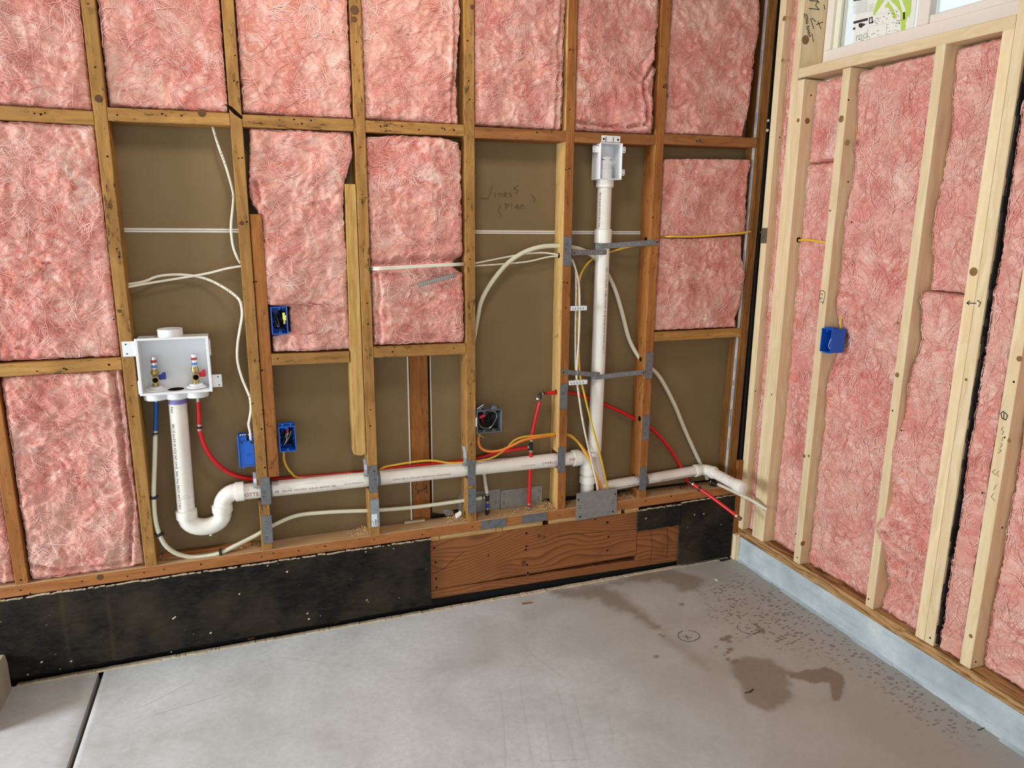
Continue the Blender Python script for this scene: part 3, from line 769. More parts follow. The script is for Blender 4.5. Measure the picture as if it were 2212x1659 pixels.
# marker writing
hand = MB()
def wrf(pts, w=.0022): stroke(hand, [rw(u, v, XR - .0006) for u, v in pts], w, (-1, 0, 0))
q8 = lambda L: [(1560 + x / 4.1475, 400 + y / 4.1475) for x, y in L]
for s_ in ([(877, 950), (868, 1045)], [(875, 948), (905, 945), (922, 965), (918, 1000), (905, 1050), (897, 1065)], [(885, 965), (890, 985)], [(898, 972), (900, 984)], [(880, 1005), (884, 1025)], [(892, 1005), (896, 1020)], [(882, 1045), (908, 1052)]): wrf(q8(s_), .0025)
q6 = lambda L: [(1400 + x / 2.719, 580 + y / 2.719) for x, y in L]
for s_ in ([(1872, 203), (1925, 205)], [(1890, 190), (1872, 203), (1885, 212)], [(1935, 188), (1953, 200), (1942, 225)]): wrf(q6(s_), .003)
for s_ in ([(2088, 838), (2072, 850), (2078, 880), (2100, 890), (2112, 865), (2095, 845)], [(2090, 845), (2088, 880)], [(1875, 960), (1868, 990), (1885, 1030)]): wrf(q6(s_), .003)
hand.build('marker_writing', M['ink'], wall_right)
hand = MB()
for s_ in ([(2085, 930), (2075, 945), (2088, 960), (2078, 975)], [(2082, 990), (2078, 1015)], [(2070, 1025), (2080, 1035), (2068, 1050)], [(2058, 1060), (2075, 1070), (2055, 1085)], [(2040, 1180), (2020, 1195), (2040, 1215)], [(2060, 1190), (2045, 1205), (2060, 1220)], [(2045, 1270), (2030, 1300)], [(2030, 1320), (2015, 1340), (2035, 1365)]): wrf(q6(s_), .0015)
hand.build('pencil_writing', M['pencil'], wall_right)
hand = MB(); q7 = lambda L: [(1640 + x / 3.858, y / 3.858) for x, y in L]
def wrj(pts, w=.0032): stroke(hand, [bw(u, v, -.1502) for u, v in q7(pts)], w, (0, -1, 0))
for s_ in ([(415, 70), (500, 80), (470, 45), (490, 10), (420, 5)], [(485, 5), (500, 25)], [(440, 150), (470, 180)], [(430, 155), (455, 240)], [(475, 205), (530, 185)], [(490, 180), (515, 240)], [(440, 280), (452, 350)], [(540, 40), (548, 78)]): wrj(s_)
for s_ in ([(375, 115), (380, 150), (405, 150), (398, 120), (378, 118)], [(380, 132), (402, 134)], [(385, 165), (408, 158), (390, 180), (412, 178)], [(385, 190), (410, 195)], [(395, 185), (398, 202)], [(390, 225), (418, 215), (395, 240), (420, 238)], [(402, 250), (420, 252), (410, 262), (402, 252)], [(400, 270), (425, 268), (405, 285), (428, 285)], [(410, 300), (430, 296), (418, 308)]): wrj(s_, .0024)
hand.build('marker_writing', M['ink'], wall_right)

# ================================================================== SETTING: window
win = empty('window_1', (2.72, -.55, 2.2), kind='structure')
FX = 2.685
mb = MB()                                     # outer frame: left jamb, bottom rail, right jamb, head
zl = lambda y: 2.212 - .022 * (-.151 - y) / .889
def bar(mb, y0, y1, za0, za1, zb0, zb1, x0, x1):
    mb.hexa([(x0, y0, za0), (x1, y0, za0), (x1, y1, zb0), (x0, y1, zb0), (x0, y0, za1), (x1, y0, za1), (x1, y1, zb1), (x0, y1, zb1)])
bar(mb, -1.036, -.153, zl(-1.036) + .001, 2.262, zl(-.153) + .001, 2.285, FX, FX + .06)
bar(mb, -.188, -.153, 2.285, 2.75, 2.285, 2.75, FX, FX + .06)
bar(mb, -1.036, -1.0, 2.262, 2.75, 2.262, 2.75, FX, FX + .06)
bar(mb, -1.036, -.153, 2.71, 2.75, 2.71, 2.75, FX, FX + .06)
mb.build('window_frame', M['vinyl'], win, bevel=.002)
mb = MB(); bar(mb, -.215, -.189, 2.284, 2.71, 2.284, 2.71, FX + .012, FX + .05); mb.build('window_track', M['vinyl_lit'], win, bevel=.002)
mb = MB()                                     # meeting stile and the right-hand sash
bar(mb, -.640, -.592, 2.272, 2.71, 2.273, 2.71, FX - .004, FX + .05)
bar(mb, -1.0, -.640, 2.262, 2.292, 2.27, 2.30, FX + .004, FX + .05)
mb.build('sash_frame', M['vinyl'], win, bevel=.003)
mb = MB(); mb.box(FX + .026, FX + .030, -.592, -.215, 2.276, 2.71); mb.build('pane', M['glass'], win)
mb = MB(); mb.box(FX + .030, FX + .036, -1.0, -.64, 2.291, 2.71); mb.build('pane', M['frost'], win)
mb = MB(); mb.tube([(FX - .006, -.607, 2.372), (FX - .02, -.607, 2.376), (FX - .024, -.607, 2.40), (FX - .02, -.607, 2.46), (FX - .006, -.607, 2.47)], .007, 8); mb.build('sash_latch', M['vinyl'], win, smooth=True)
st = MB(); st.box(FX + .0235, FX + .0255, -.560, -.283, 2.282, 2.71); stk = tag(st.build('energy_sticker', M['paper'], win), 'printed sticker on the pane')
XS = FX + .0232
def sq(mb, L):                                # outline in zoom pixels of the window -> sticker plane
    P = [on(1640 + x / 3.858, y / 3.858, 0, XS) for x, y in L]; mb.add(P, [tuple(range(len(P)))])
pr = MB()
for L in ([(985, 0), (1045, 0), (960, 130), (950, 110)], [(1045, 60), (1075, 10), (1110, 60), (1150, 150), (1125, 160), (1085, 75)], [(1090, 0), (1270, 0), (1265, 100), (1215, 245), (1180, 285), (1178, 110), (1150, 60)]): sq(pr, L)
pr.build('green_print', M['green'], stk)
XS = FX + .0229; pr = MB()
for L in ([(1050, 100), (1072, 55), (1095, 100)], [(1165, 0), (1190, 0), (1225, 95), (1195, 100)], [(1218, 200), (1240, 130), (1262, 200), (1240, 260)]): sq(pr, L)
pr.build('white_print', M['paper'], stk)
pr = MB()
for k in range(10):
    y0 = 18 + k * 10; sq(pr, [(785, y0 + 6), (905, y0 - 14), (905, y0 - 11), (785, y0 + 9)])
for k in range(7): sq(pr, [(915, 95 - k * 9), (960 + (k % 3) * 5, 86 - k * 9), (960, 89 - k * 9), (915, 98 - k * 9)])
for L in ([(915, 225), (1060, 190), (1060, 192), (915, 227)], [(905, 235), (908, 235), (895, 370), (892, 370)], [(1060, 200), (1063, 200), (1060, 300), (1057, 300)], [(965, 125), (1065, 100), (1065, 102), (965, 127)], [(1068, 95), (1175, 70), (1175, 72), (1068, 97)], [(900, 330), (1055, 293), (1055, 295), (900, 332)]): sq(pr, L)
pr.build('grey_print', M['grayprint'], stk)
pr = MB()
for L in ([(785, 180), (905, 148), (905, 170), (785, 200)], [(785, 0), (870, 0), (785, 12)], [(830, 195), (850, 192), (890, 200), (870, 215), (848, 235), (828, 222)], [(782, 232), (800, 226), (800, 246), (782, 250)], [(1198, 105), (1215, 100), (1215, 160), (1198, 165)]): sq(pr, L)
for a, b in ((915, 148), (937, 145)):
    sq(pr, [(a, b), (a + 8, b - 4), (a + 8, b + 48), (a, b + 52)])
sq(pr, [(915, 148), (945, 138), (945, 148), (915, 158)]); sq(pr, [(915, 190), (952, 178), (952, 188), (915, 200)])
r_ = random.Random(9)
for k in range(60):
    cx, cy = r_.choice([(985, 170), (975, 270), (1100, 120), (940, 300), (1110, 205), (1110, 275), (830, 335)]); x = cx + r_.uniform(-45, 60); y = cy + r_.uniform(-28, 28) - (x - cx) * .25; w = r_.uniform(6, 16)
    sq(pr, [(x, y), (x + w, y - w * .25), (x + w, y - w * .25 + 4), (x, y + 4)])
pr.build('black_print', M['ink'], stk)
p0 = on(1640 + 800 / 3.858, 345 / 3.858, 0, XS)
letters('grey_print', 'mo', .045, lambda a, b: (XS, p0[1] - a, p0[2] + b), M['grayprint'], stk)

# ceiling with the room open to the left and behind the camera
mb = MB(); mb.box(-4.0, 2.75, -6.4, .12, 2.79, 2.83); tag(mb.build('ceiling', M['ceil']), kind='structure')

# ================================================================== INSULATION BATTS
def batt(label, left, right, bottom, top, side='back', front=.010, seed=0, amp=1.0, edge=.022, creases=(), bumps=(), holes=(), group=None, res=.0052, strands=2700, fold=None):
    """a fluffy batt: a displaced sheet with rounded edges, skirted back into the cavity, plus loose wisps.
       left/right: [(z, h)], bottom/top: [(h, z)]; h is x on the old wall, y on the new wall"""
    L = np.array(sorted(left)); R = np.array(sorted(right)); Bm = np.array(sorted(bottom)); Tp = np.array(sorted(top))
    sgn = 1.0 if side == 'back' else -1.0
    h0 = L[:, 1].mean(); h1 = R[:, 1].mean(); z0 = Bm[:, 1].min(); z1 = Tp[:, 1].max()
    Wd = abs(h1 - h0); nu = max(8, int(Wd / res)); nv = max(8, int((z1 - z0) / res))
    s = np.linspace(0, 1, nu); t = np.linspace(0, 1, nv)
    S_, T_ = np.meshgrid(s, t, indexing='ij')
    H = h0 + (h1 - h0) * S_; zb = np.interp(H * sgn, *zip(*sorted((a * sgn, b) for a, b in Bm))); zt = np.interp(H * sgn, *zip(*sorted((a * sgn, b) for a, b in Tp)))
    rough = .004 * amp
    zb = zb + fbm(H * 60 + seed, H * 0 + 3.3, 3, seed) * rough; zt = zt + fbm(H * 60 + seed, H * 0 + 7.7, 3, seed + 1) * rough
    Z = zb + (zt - zb) * T_
    xl = np.interp(Z, L[:, 0], L[:, 1]) + fbm(Z * 55, Z * 0 + seed, 4, seed + 2) * rough * 1.4
    xr = np.interp(Z, R[:, 0], R[:, 1]) + fbm(Z * 55, Z * 0 + seed + 4.4, 4, seed + 3) * rough * 1.4
    H = xl + (xr - xl) * S_
    dl = np.abs(H - xl); dr = np.abs(xr - H); db = Z - zb; dt = zt - Z
    ed = np.minimum(np.minimum(dl, dr), np.minimum(db, dt))
    ph, pz = H * sgn + seed * 3.1, Z + seed * 1.7
    wx = fbm(ph * 8, pz * 8, 3, seed + 5) * .10; wz = fbm(ph * 8 + 8, pz * 8, 3, seed + 6) * .10
    d = fbm(ph * 6, pz * 6, 3, seed + 7) * .020 * amp
    d = d + fbm((ph + wx) * 24, (pz + wz) * 24, 4, seed + 8) * .0060 * amp
    d = d + (ridge((ph + wx) * 17, (pz + wz) * 15, 3, seed + 9) - .4) * .0062 * amp
    d = d + (ridge((ph + wx * 1.5) * 85, (pz + wz * 1.5) * 20, 2, seed + 14) - .4) * .0034 * amp * np.clip(.5 + fbm(ph * 5, pz * 5, 2, seed + 15) * 1.5, 0, 1)
    d = d + (ridge((ph + wx * 1.5) * 20, (pz + wz * 1.5) * 85, 2, seed + 16) - .4) * .0034 * amp * np.clip(.5 - fbm(ph * 5, pz * 5, 2, seed + 15) * 1.5, 0, 1)
    d = d + (ridge((ph + wx * 1.6) * 52, (pz + wz * 1.6) * 44, 2, seed + 10) - .4) * .0030 * amp
    k = np.clip(ed / edge, 0, 1)
    out = front - d * (.25 + .75 * k) + edge * .9 * (1 - np.sqrt(np.clip(1 - (1 - k) ** 2, 0, 1)))
    for pts, dep, w in creases:                    # folds and seams pressed into the face
        P = np.array(pts); best = np.full(H.shape, 9.0)
        for a, b in zip(P[:-1], P[1:]):
            ab = b - a; tt = np.clip(((H - a[0]) * ab[0] + (Z - a[1]) * ab[1]) / (ab @ ab), 0, 1)
            best = np.minimum(best, np.hypot(H - a[0] - tt * ab[0], Z - a[1] - tt * ab[1]))
        best = np.abs(best + fbm(ph * 30, pz * 30, 2, seed + 30) * .006)
        out = out + dep * np.exp(-(best / w) ** 2) - dep * .35 * np.exp(-((best - w * 2.2) / (w * 1.6)) ** 2)
    for hx, hz, rad, dep in bumps:
        out = out + dep * np.exp(-((H - hx) ** 2 + (Z - hz) ** 2) / rad ** 2)
    depth = .0865 if side == 'back' else .136
    out = np.clip(out, -.06, depth - .004)
    def world(h, dd, z):
        return np.stack([h, dd, z], -1) if side == 'back' else np.stack([XR + dd, h, z], -1)
    V = world(H, out, Z)
    # skirt: a ring of vertices pushed to the rear of the cavity
    full = np.zeros((nu + 2, nv + 2, 3)); full[1:-1, 1:-1] = V
    full[0, 1:-1] = V[0]; full[-1, 1:-1] = V[-1]; full[:, 0] = full[:, 1]; full[:, -1] = full[:, -2]
    ax = 1 if side == 'back' else 0
    bk = depth if side == 'back' else XR + depth
    full[0, :, ax] = bk; full[-1, :, ax] = bk; full[:, 0, ax] = bk; full[:, -1, ax] = bk
    o = gridmesh('insulation_batt', full.reshape(-1, 3), nu + 2, nv + 2, M['pink'])
    tag(o, label, 'insulation', group or 'pink insulation batts')
    # loose wisps lying on the face
    rg = np.random.default_rng(seed + 100)
    n = int(strands * Wd * (z1 - z0)); vs = []; fs = []
    K = 12
    hh = rg.uniform(.02, .98, n); tt = rg.uniform(.02, .98, n)
    ang = fbm(hh * Wd * 7 + seed, tt * (z1 - z0) * 7, 2, seed + 50) * 9 + rg.normal(0, .45, n); curl = rg.normal(0, 3.5, n); step = rg.uniform(.005, .014, n); rad = rg.choice([.0004, .0006, .0010], n, p=[.46, .38, .16])
    P = np.zeros((n, K, 3)); D2 = np.zeros((n, K, 2))
    cu = H.mean() * 0 + hh * Wd; cz = tt * (z1 - z0)
    lift = rg.uniform(.0003, .0022, n)
    for j in range(K):
        iu = np.clip((cu / Wd * (nu - 1)).round().astype(int), 0, nu - 1); iv = np.clip((cz / (z1 - z0) * (nv - 1)).round().astype(int), 0, nv - 1)
        Hj = H[iu, iv]; Zj = Z[iu, iv]
        arch = lift + .0035 * math.sin(math.pi * j / (K - 1)) * np.minimum(rad / .0009, 1)
        P[:, j] = world(Hj, out[iu, iv] - arch, Zj)
        if j == 0: sx = cu - iu / (nu - 1) * Wd
        fu = cu - iu / (nu - 1) * Wd; fz = cz - iv / (nv - 1) * (z1 - z0)
        P[:, j, 0 if side == 'back' else 1] += fu * (1 if h1 > h0 else -1); P[:, j, 2] += fz
        D2[:, j] = np.stack([np.cos(ang), np.sin(ang)], 1)
        cu = np.clip(cu + np.cos(ang) * step, .004, Wd - .004); cz = np.clip(cz + np.sin(ang) * step, .004, z1 - z0 - .004)
        ang = ang + curl * step * 4 + rg.normal(0, .09, n)
    # folded threads
    taper = np.sin(np.linspace(.2, math.pi - .2, K)) ** .7
    nrm = np.array([0, -1, 0]) if side == 'back' else np.array([-1, 0, 0])
    if side == 'back': tdir = np.stack([D2[..., 0], D2[..., 0] * 0, D2[..., 1]], -1)
    else: tdir = np.stack([D2[..., 0] * 0, D2[..., 0] * (1 if h1 > h0 else -1), D2[..., 1]], -1)
    bi = np.cross(tdir, nrm)
    rr = (rad[:, None] * taper[None])[..., None]
    ring = np.stack([P + bi * 1.25 * rr, P + nrm * .8 * rr, P - bi * 1.25 * rr], 2)    # n,K,3,3
    VV = ring.reshape(-1, 3); idx = np.arange(n * K * 3).reshape(n, K, 3)
    q = np.concatenate([np.stack([idx[:, :-1, a], idx[:, :-1, b], idx[:, 1:, b], idx[:, 1:, a]], -1).reshape(-1, 4) for a, b in ((0, 1), (1, 2))])
    me = bpy.data.meshes.new('fibre_wisps'); org = ORIG[o]
    me.vertices.add(len(VV)); me.vertices.foreach_set('co', (VV - org).astype(np.float32).ravel())
    me.loops.add(q.size); me.loops.foreach_set('vertex_index', q.astype(np.int32).ravel())
    me.polygons.add(len(q)); me.polygons.foreach_set('loop_start', np.arange(0, q.size, 4, dtype=np.int32)); me.update(calc_edges=True)
    me.polygons.foreach_set('use_smooth', np.ones(len(q), dtype=bool))
    w = _link('fibre_wisps', me, M['wisp'], o, org); tag(w, kind='stuff')
    return o

def PX(L): return [(b[2], b[0]) for b in (bw(u, v, .012) for u, v in L)]      # edges given on the photograph, old wall
def PZ(L): return [(b[0], b[2]) for b in (bw(u, v, .012) for u, v in L)]
g_ = .0035
GT = 'pink insulation batts in the top row of the old wall'
def rect(label, x0, x1, z0, z1, seed, **k):
    return batt(label, [(z0, x0 + g_), (z1, x0 + g_)], [(z0, x1 - g_), (z1, x1 - g_)], [(x0, z0 + .002), (x1, z0 + .002)], [(x0, z1 - .002), (x1, z1 - .002)], seed=seed, **k)
ZT = 2.70
rect('top row pink batt above the tall batt, cut by the frame edge', -.358, 0, 1.921, ZT, 1, group=GT)
rect('pink batt in the top row above the empty bay holding the outlet box with taps', .038, .397, 1.937, ZT, 2, group=GT)
rect('top row pink batt above the batt with the yellow connector box', .435, .802, 1.94, ZT, 3, group=GT)
batt('top row pink batt with a dark gap against the centre stud', [(1.94, .845), (ZT, .845)], [(1.94, 1.183), (2.1, 1.178), (2.3, 1.195), (ZT, 1.19)], [(.84, 1.944), (1.2, 1.944)], [(.84, ZT), (1.2, ZT)], seed=4, group=GT,
     creases=[([(1.168, 1.94), (1.165, 2.05), (1.175, 2.2), (1.178, 2.35)], .02, .006)])
batt('pink batt in the top row above the pencil writing', [(1.93, 1.247), (ZT, 1.247)], [(1.93, 1.600), (ZT, 1.607)], [(1.24, 1.947), (1.61, 1.945)], [(1.24, ZT), (1.61, ZT)], seed=5, group=GT,
     creases=[([(1.575, 1.95), (1.578, 2.1), (1.583, 2.25), (1.59, 2.5)], .014, .006)])
batt('pink batt in the top row with folded lower corner, above the small white vent box', [(1.94, 1.654), (ZT, 1.654)], [(1.94, 2.005), (2.2, 2.0), (2.35, 2.008), (ZT, 2.008)], [(1.65, 1.946), (2.01, 1.949)], [(1.65, ZT), (2.01, ZT)], seed=6, group=GT,
     creases=[([(1.66, 1.978), (1.8, 1.972), (1.9, 1.972), (1.965, 1.985)], .022, .006), ([(1.968, 1.98), (1.97, 2.06), (1.952, 2.10), (1.95, 2.15), (2.0, 2.23), (2.0, 2.34)], .024, .006), ([(1.955, 2.13), (1.90, 2.17), (1.83, 2.17)], .01, .006)])
batt('pink batt in the top row beside the dark corner stud', [(1.95, 2.062), (ZT, 2.062)], sorted((z, x) for z, x in PX([(1640, 0), (1640, 72), (1630, 110), (1625, 170), (1617, 230), (1606, 292)])), [(2.05, 1.955), (2.52, 1.96)], [(2.05, ZT), (2.52, ZT)], seed=7, group=GT, edge=.012)
GM = 'pink insulation batts in the middle row of the old wall'
rect('tall pink batt between two rows of blocking, beside the outlet box bay', -.358, 0, 1.138, 1.881, 8, group=GM)
batt('narrow ragged pink batt behind the blue box with the yellow connector', PX([(540, 292), (537, 420), (545, 440), (567, 475), (566, 540), (567, 600), (577, 660)]) + [(1.2964, .476), (1.2955, .549), (1.193, .549), (1.190, .485), (1.12, .484)], PX([(758, 290), (762, 340), (745, 395), (742, 450), (747, 520), (750, 580), (752, 660), (757, 755)]),
     [(.48, 1.128), (.76, 1.124)], [(.44, 1.894), (.80, 1.897)], seed=9, group=GM, edge=.016, amp=1.1, bumps=[(.44, 1.68, .03, .02)],
     creases=[([(.445, 1.62), (.475, 1.66), (.46, 1.72)], .015, .007), ([(.775, 1.64), (.785, 1.70), (.765, 1.74)], .015, .007)])
batt('pink batt crossed by two white cables, with a metal strip stuck in it', [(1.13, .847), (1.9, .846)], [(1.13, 1.200), (1.4, 1.196), (1.425, 1.165), (1.445, 1.168), (1.46, 1.196), (1.84, 1.196), (1.9, 1.175)], [(.84, 1.135), (1.2, 1.130)], [(.84, 1.885), (.95, 1.895), (1.12, 1.897), (1.2, 1.876)], seed=10, group=GM, edge=.016, amp=1.1,
     creases=[([(.85, 1.435), (1.0, 1.447), (1.2, 1.458)], .016, .012), ([(.864, 1.14), (.87, 1.2), (.862, 1.26), (.875, 1.33), (.868, 1.40)], .012, .006)], bumps=[(1.185, 1.43, .022, .05)])
batt('upper of two small pink batts near the corner, above the yellow cable', [(1.555, 2.064), (1.86, 2.064)], PX([(1620, 346), (1612, 430), (1608, 500), (1606, 512)]), PZ([(1425, 510), (1500, 511), (1610, 505)]), PZ([(1430, 344), (1500, 343), (1622, 345)]), seed=11, edge=.007, amp=.75, group=GM)
batt('lower of two small pink batts near the corner, below the yellow cable', [(1.137, 2.062), (1.56, 2.062)], PX([(1603, 514), (1602, 560), (1606, 590), (1602, 615), (1600, 660), (1588, 690), (1590, 710)]), PZ([(1410, 714), (1600, 706)]), PZ([(1425, 515), (1500, 516), (1612, 510)]), seed=12, edge=.008, amp=.85, group=GM)
GB = 'pink insulation batts in the bottom row of the old wall'
batt('puffy pink batt beside the blue topped tube, folded along one edge', [(.376, -.354), (1.09, -.354)], [(.376, -.005), (1.09, -.005)], [(-.36, .376), (0, .376)], [(-.36, 1.092), (0, 1.092)], seed=13, group=GB,
     creases=[([(-.03, 1.08), (-.026, .9), (-.03, .75), (-.022, .62), (-.035, .52), (-.05, .40)], .024, .007), ([(-.345, .43), (-.25, .40), (-.16, .392), (-.05, .395)], .016, .007)])
rect('sliver of pink batt beyond the reddish stud at the frame edge', -.762, -.396, PZ1 + .002, 1.4, 14, group=GB)

GR = 'pink insulation batts in the new wall'
def rb(label, ya, yb, z0, z1, seed, **k):
    k.setdefault('front', .05)
    return batt(label, [(z0, ya - g_), (z1, ya - g_)], [(z0, yb + g_), (z1, yb + g_)], [(yb, z0), (ya, z0)], [(yb, z1), (ya, z1)], side='right', seed=seed, group=GR, **k)
rb('narrow strip of pink batt between the corner stud and the doubled stud', -.041, -.112, RP1 + .002, ZT, 21, front=.035, edge=.012)
rb('short pink batt under the window end, beside the doubled new stud', -.1885, -.388, 1.842, SB - .01, 22, front=.052)
rb('long pink batt crossed by a short yellow cable', -.1885, -.388, RP1 + .002, 1.838, 23, front=.05)
rb('widest pink batt in the middle of the new wall, behind the blue box', -.426, -.781, RP1 + .002, SB - .012, 24, front=.042, amp=1.35,
   bumps=[(-.46, 1.14, .12, .035), (-.46, 1.8, .1, .02), (-.70, 1.9, .1, -.01)])
rb('upper pink batt below the window, over the bulging batt', -.817, -1.003, 1.372, SB - .018, 25, front=.040, amp=1.3, bumps=[(-.85, 1.42, .09, .03), (-.85, 1.9, .12, .025)])
batt('lower bulging pink batt spilling over the edge of a short stud', [(RP1 + .002, -.821), (.33, -.822), (.46, -.800), (.50, -.790), (.54, -.806), (.75, -.803), (.80, -.812), (1.0, -.821), (1.366, -.825)], [(RP1 + .002, -1.000), (1.366, -1.000)], [(-1.0, RP1 + .002), (-.8, RP1 + .002)], [(-1.0, 1.366), (-.8, 1.366)], side='right', seed=26, group=GR, front=.022, amp=1.5,
     bumps=[(-.80, .50, .06, -.034), (-.80, .78, .10, -.026), (-.90, .46, .08, -.012), (-.86, .25, .07, .035), (-.93, .38, .05, .03), (-.84, 1.2, .12, .03)], creases=[([(-.83, .47), (-.90, .43), (-.99, .42)], .03, .012)])
rb('narrow pink batt beside torn black paper on the doubled stud', -1.0875, -1.175, RP1 + .002, ZT, 27, front=.010, edge=.012)
rb('pink batt beyond the stud with pencil scribbles at the frame edge', -1.213, -1.60, RP1 + .002, 2.2, 28, front=.05, amp=1.2)

# ================================================================== PLUMBING
def pipe_tube(mb, pts, r, n=20): mb.tube(pts, r, n)
GPIPE = 'white drain pipes'
# ---- outlet box with two taps
bx0, bx1, bz0, bz1, by0, by1 = .048, .271, 1.0055, 1.197, -.006, .078
box = empty('outlet_box', (.16, .04, bz0), 'white plastic washing machine outlet box with two brass taps', 'outlet box')
w_ = .0045
mb = MB(); mb.box(bx0, bx1, by1 - w_, by1, bz0, bz1)
for a in ((bx0, bx0 + w_, by0, by1 - w_, bz0, bz1), (bx1 - w_, bx1, by0, by1 - w_, bz0, bz1), (bx0 + w_, bx1 - w_, by0, by1 - w_, bz0, bz0 + w_), (bx0 + w_, bx1 - w_, by0, by1 - w_, bz1 - w_, bz1)): mb.box(*a)
mb.build('body', M['abs'], box, bevel=.0012)
mb = MB()                                                       # front rim
for a in ((bx0 - .003, bx0 + .006, bz0 - .003, bz1 + .003), (bx1 - .006, bx1 + .003, bz0 - .003, bz1 + .003), (bx0 + .006, bx1 - .006, bz0 - .003, bz0 + .005), (bx0 + .006, bx1 - .006, bz1 - .005, bz1 + .003)):
    mb.box(a[0], a[1], by0 - .0035, by0, a[2], a[3])
mb.build('rim', M['abs'], box, bevel=.001)
mb = MB(); mb.box(.0065, bx0 - .0005, -.0042, -.0018, 1.140, 1.192); o = mb.build('mounting_tab', M['abs'], box, bevel=.0006)
mb = MB()
for x, z in ((.018, 1.182), (.019, 1.150)): mb.lathe([(.0024, 0), (.0024, .0008)], (x, -.0042, z), (0, -1, 0), 8)
mb.build('screw_hole', M['hole'], o)
mb = MB(); mb.box(bx1 + .0005, .306, .004, .007, 1.015, 1.060); o = mb.build('mounting_tab', M['abs'], box, bevel=.0006)
mb = MB()
for x, z in ((.294, 1.052), (.296, 1.022)): mb.lathe([(.0024, 0), (.0024, .0008)], (x, .004, z), (0, -1, 0), 8)
mb.build('screw_hole', M['hole'], o)
for x, z0, z1 in ((bx1 + .003, 1.13, 1.185), (bx0 - .007, 1.008, 1.055)):
    mb = MB(); mb.box(x, x + .004, -.004, .03, z0, z1); mb.build('side_clip', M['abs'], box, bevel=.001)
mb = MB(); mb.lathe([(.0405, 0), (.0405, .027), (.037, .027), (.036, .006), (.001, .006)], (.152, .038, bz1 + .0003), (0, 0, 1), 28); mb.build('top_knockout', M['abs'], box, smooth=True)
for x in (.089, .1535, .218):
    mb = MB(); mb.lathe([(.037, 0), (.040, .002), (.040, .026)], (x, .038, bz0 - .0265), (0, 0, 1), 28); mb.build('socket', M['abs'], box, smooth=True)
mb = MB(); mb.lathe([(.026, 0), (.026, .0006)], (.1535, .036, bz0 + w_ + .0003), (0, 0, 1), 24); mb.build('drain_opening', M['hole'], box)
def tap(x, zb, colour, hmat):
    t = empty('tap', (x, .040, zb), parent=box)
    tag(t, colour + ' handled brass tap')
    mb = MB(); mb.lathe([(.034, 0), (.034, .003), (.030, .006), (.023, .007), (.022, .014), (.001, .015)], (x, .040, zb + .0005), (0, 0, 1), 26); mb.build('escutcheon', M['abs'], t, smooth=True)
    mb = MB()
    mb.lathe([(.011, .013), (.011, .030), (.0085, .031), (.0085, .055), (.0125, .056), (.0135, .066), (.0105, .071), (.0105, .076)], (x, .040, zb), (0, 0, 1), 14)
    mb.lathe([(.009, 0), (.0115, .010), (.0125, .028), (.0125, .036), (.0095, .036), (.0085, .022), (.001, .022)], (x, .036, zb + .043), (.12, -1, 0), 18)
    mb.build('valve_body', M['brass'], t, smooth=True)
    mb = MB(); mb.lathe([(.0078, .0225), (.0078, .0300)], (x, .036, zb + .043), (.12, -1, 0), 14, cap=True); mb.build('outlet_bore', M['hole'], t)
    mb = MB(); mb.lathe([(.0095, .076), (.0095, .112), (.0085, .118), (.006, .120), (.001, .1205)], (x, .040, zb), (0, 0, 1), 18); k = mb.build('hammer_arrestor', M['arrest'], t, smooth=True)
    mb = MB(); mb.lathe([(.0098, .098), (.0098, .108)], (x, .040, zb), (0, 0, 1), 18, cap=False); mb.build('red_band', M['redink'], k, smooth=True)
    mb = MB(); mb.lathe([(.0098, .080), (.0098, .090)], (x, .040, zb), (0, 0, 1), 18, cap=False); mb.build('blue_print', M['bluink'], k, smooth=True)
    mb = MB(); mb.prism([(x + .011, zb + .037), (x + .034, zb + .037), (x + .034, zb + .062), (x + .024, zb + .062), (x + .021, zb + .055), (x + .011, zb + .055)], 1, .034, .043); mb.build('handle', hmat, t, bevel=.0018)
    return t
tap(.091, bz0 + w_, 'blue', M['blue_p']); tap(.219, bz0 + w_ + .002, 'red', M['red_p'])

# ---- the drain: vertical pipe, trap, long run through the studs, elbow down
YP = .046
drain = empty('drain_pipe', (.9, YP, .45), 'long white drain pipe with a trap, running through the notched studs', 'pipe')
xa, xb = .1465, .268; zh = .536
mb = MB(); mb.tube([(.1535, YP, .981), (.150, YP, .75), (xa, YP, zh + .02)], .0300, 24); mb.build('tailpiece', M['pvc_d'], drain, smooth=True)
mb = MB(); mb.lathe([(.0304, 0), (.0306, .016)], (.1534, YP, .958), (0, 0, 1), 24, cap=False); mb.build('primer_ring', M['purple'], drain, smooth=True)
rad = (xb - xa) / 2; U = [(xa, YP, zh), (xa, YP, zh - .012)]
U += [((xa + xb) / 2 - rad * math.cos(a), YP, zh - .012 - (rad * .72) * math.sin(a)) for a in np.linspace(.12, math.pi - .12, 13)]
U += [(xb, YP, zh - .008), (xb + .001, YP, zh + .004)]
mb = MB(); mb.tube(U, .0315, 24); mb.lathe([(.036, 0), (.0365, .002), (.0365, .030), (.032, .032)], (xa, YP, zh - .012), (0, 0, 1), 24)
mb.lathe([(.005, 0), (.005, .004)], (.222, YP - .012, zh - .084), (0, 0, -1), 10)
mb.build('trap_bend', M['pvc'], drain, smooth=True)
ze = .597
ce = (.322, ze); re = .052
A_ = [(xb + .002, YP, zh + .004), (xb + .002, YP, zh + .016)] + [(xb + .002 + re * (1 - math.cos(a)), YP, ze - re + .007 + re * math.sin(a)) for a in np.linspace(.15, math.pi / 2 - .1, 8)] + [(.334, YP, ze + .006), (.345, YP, ze + .006)]
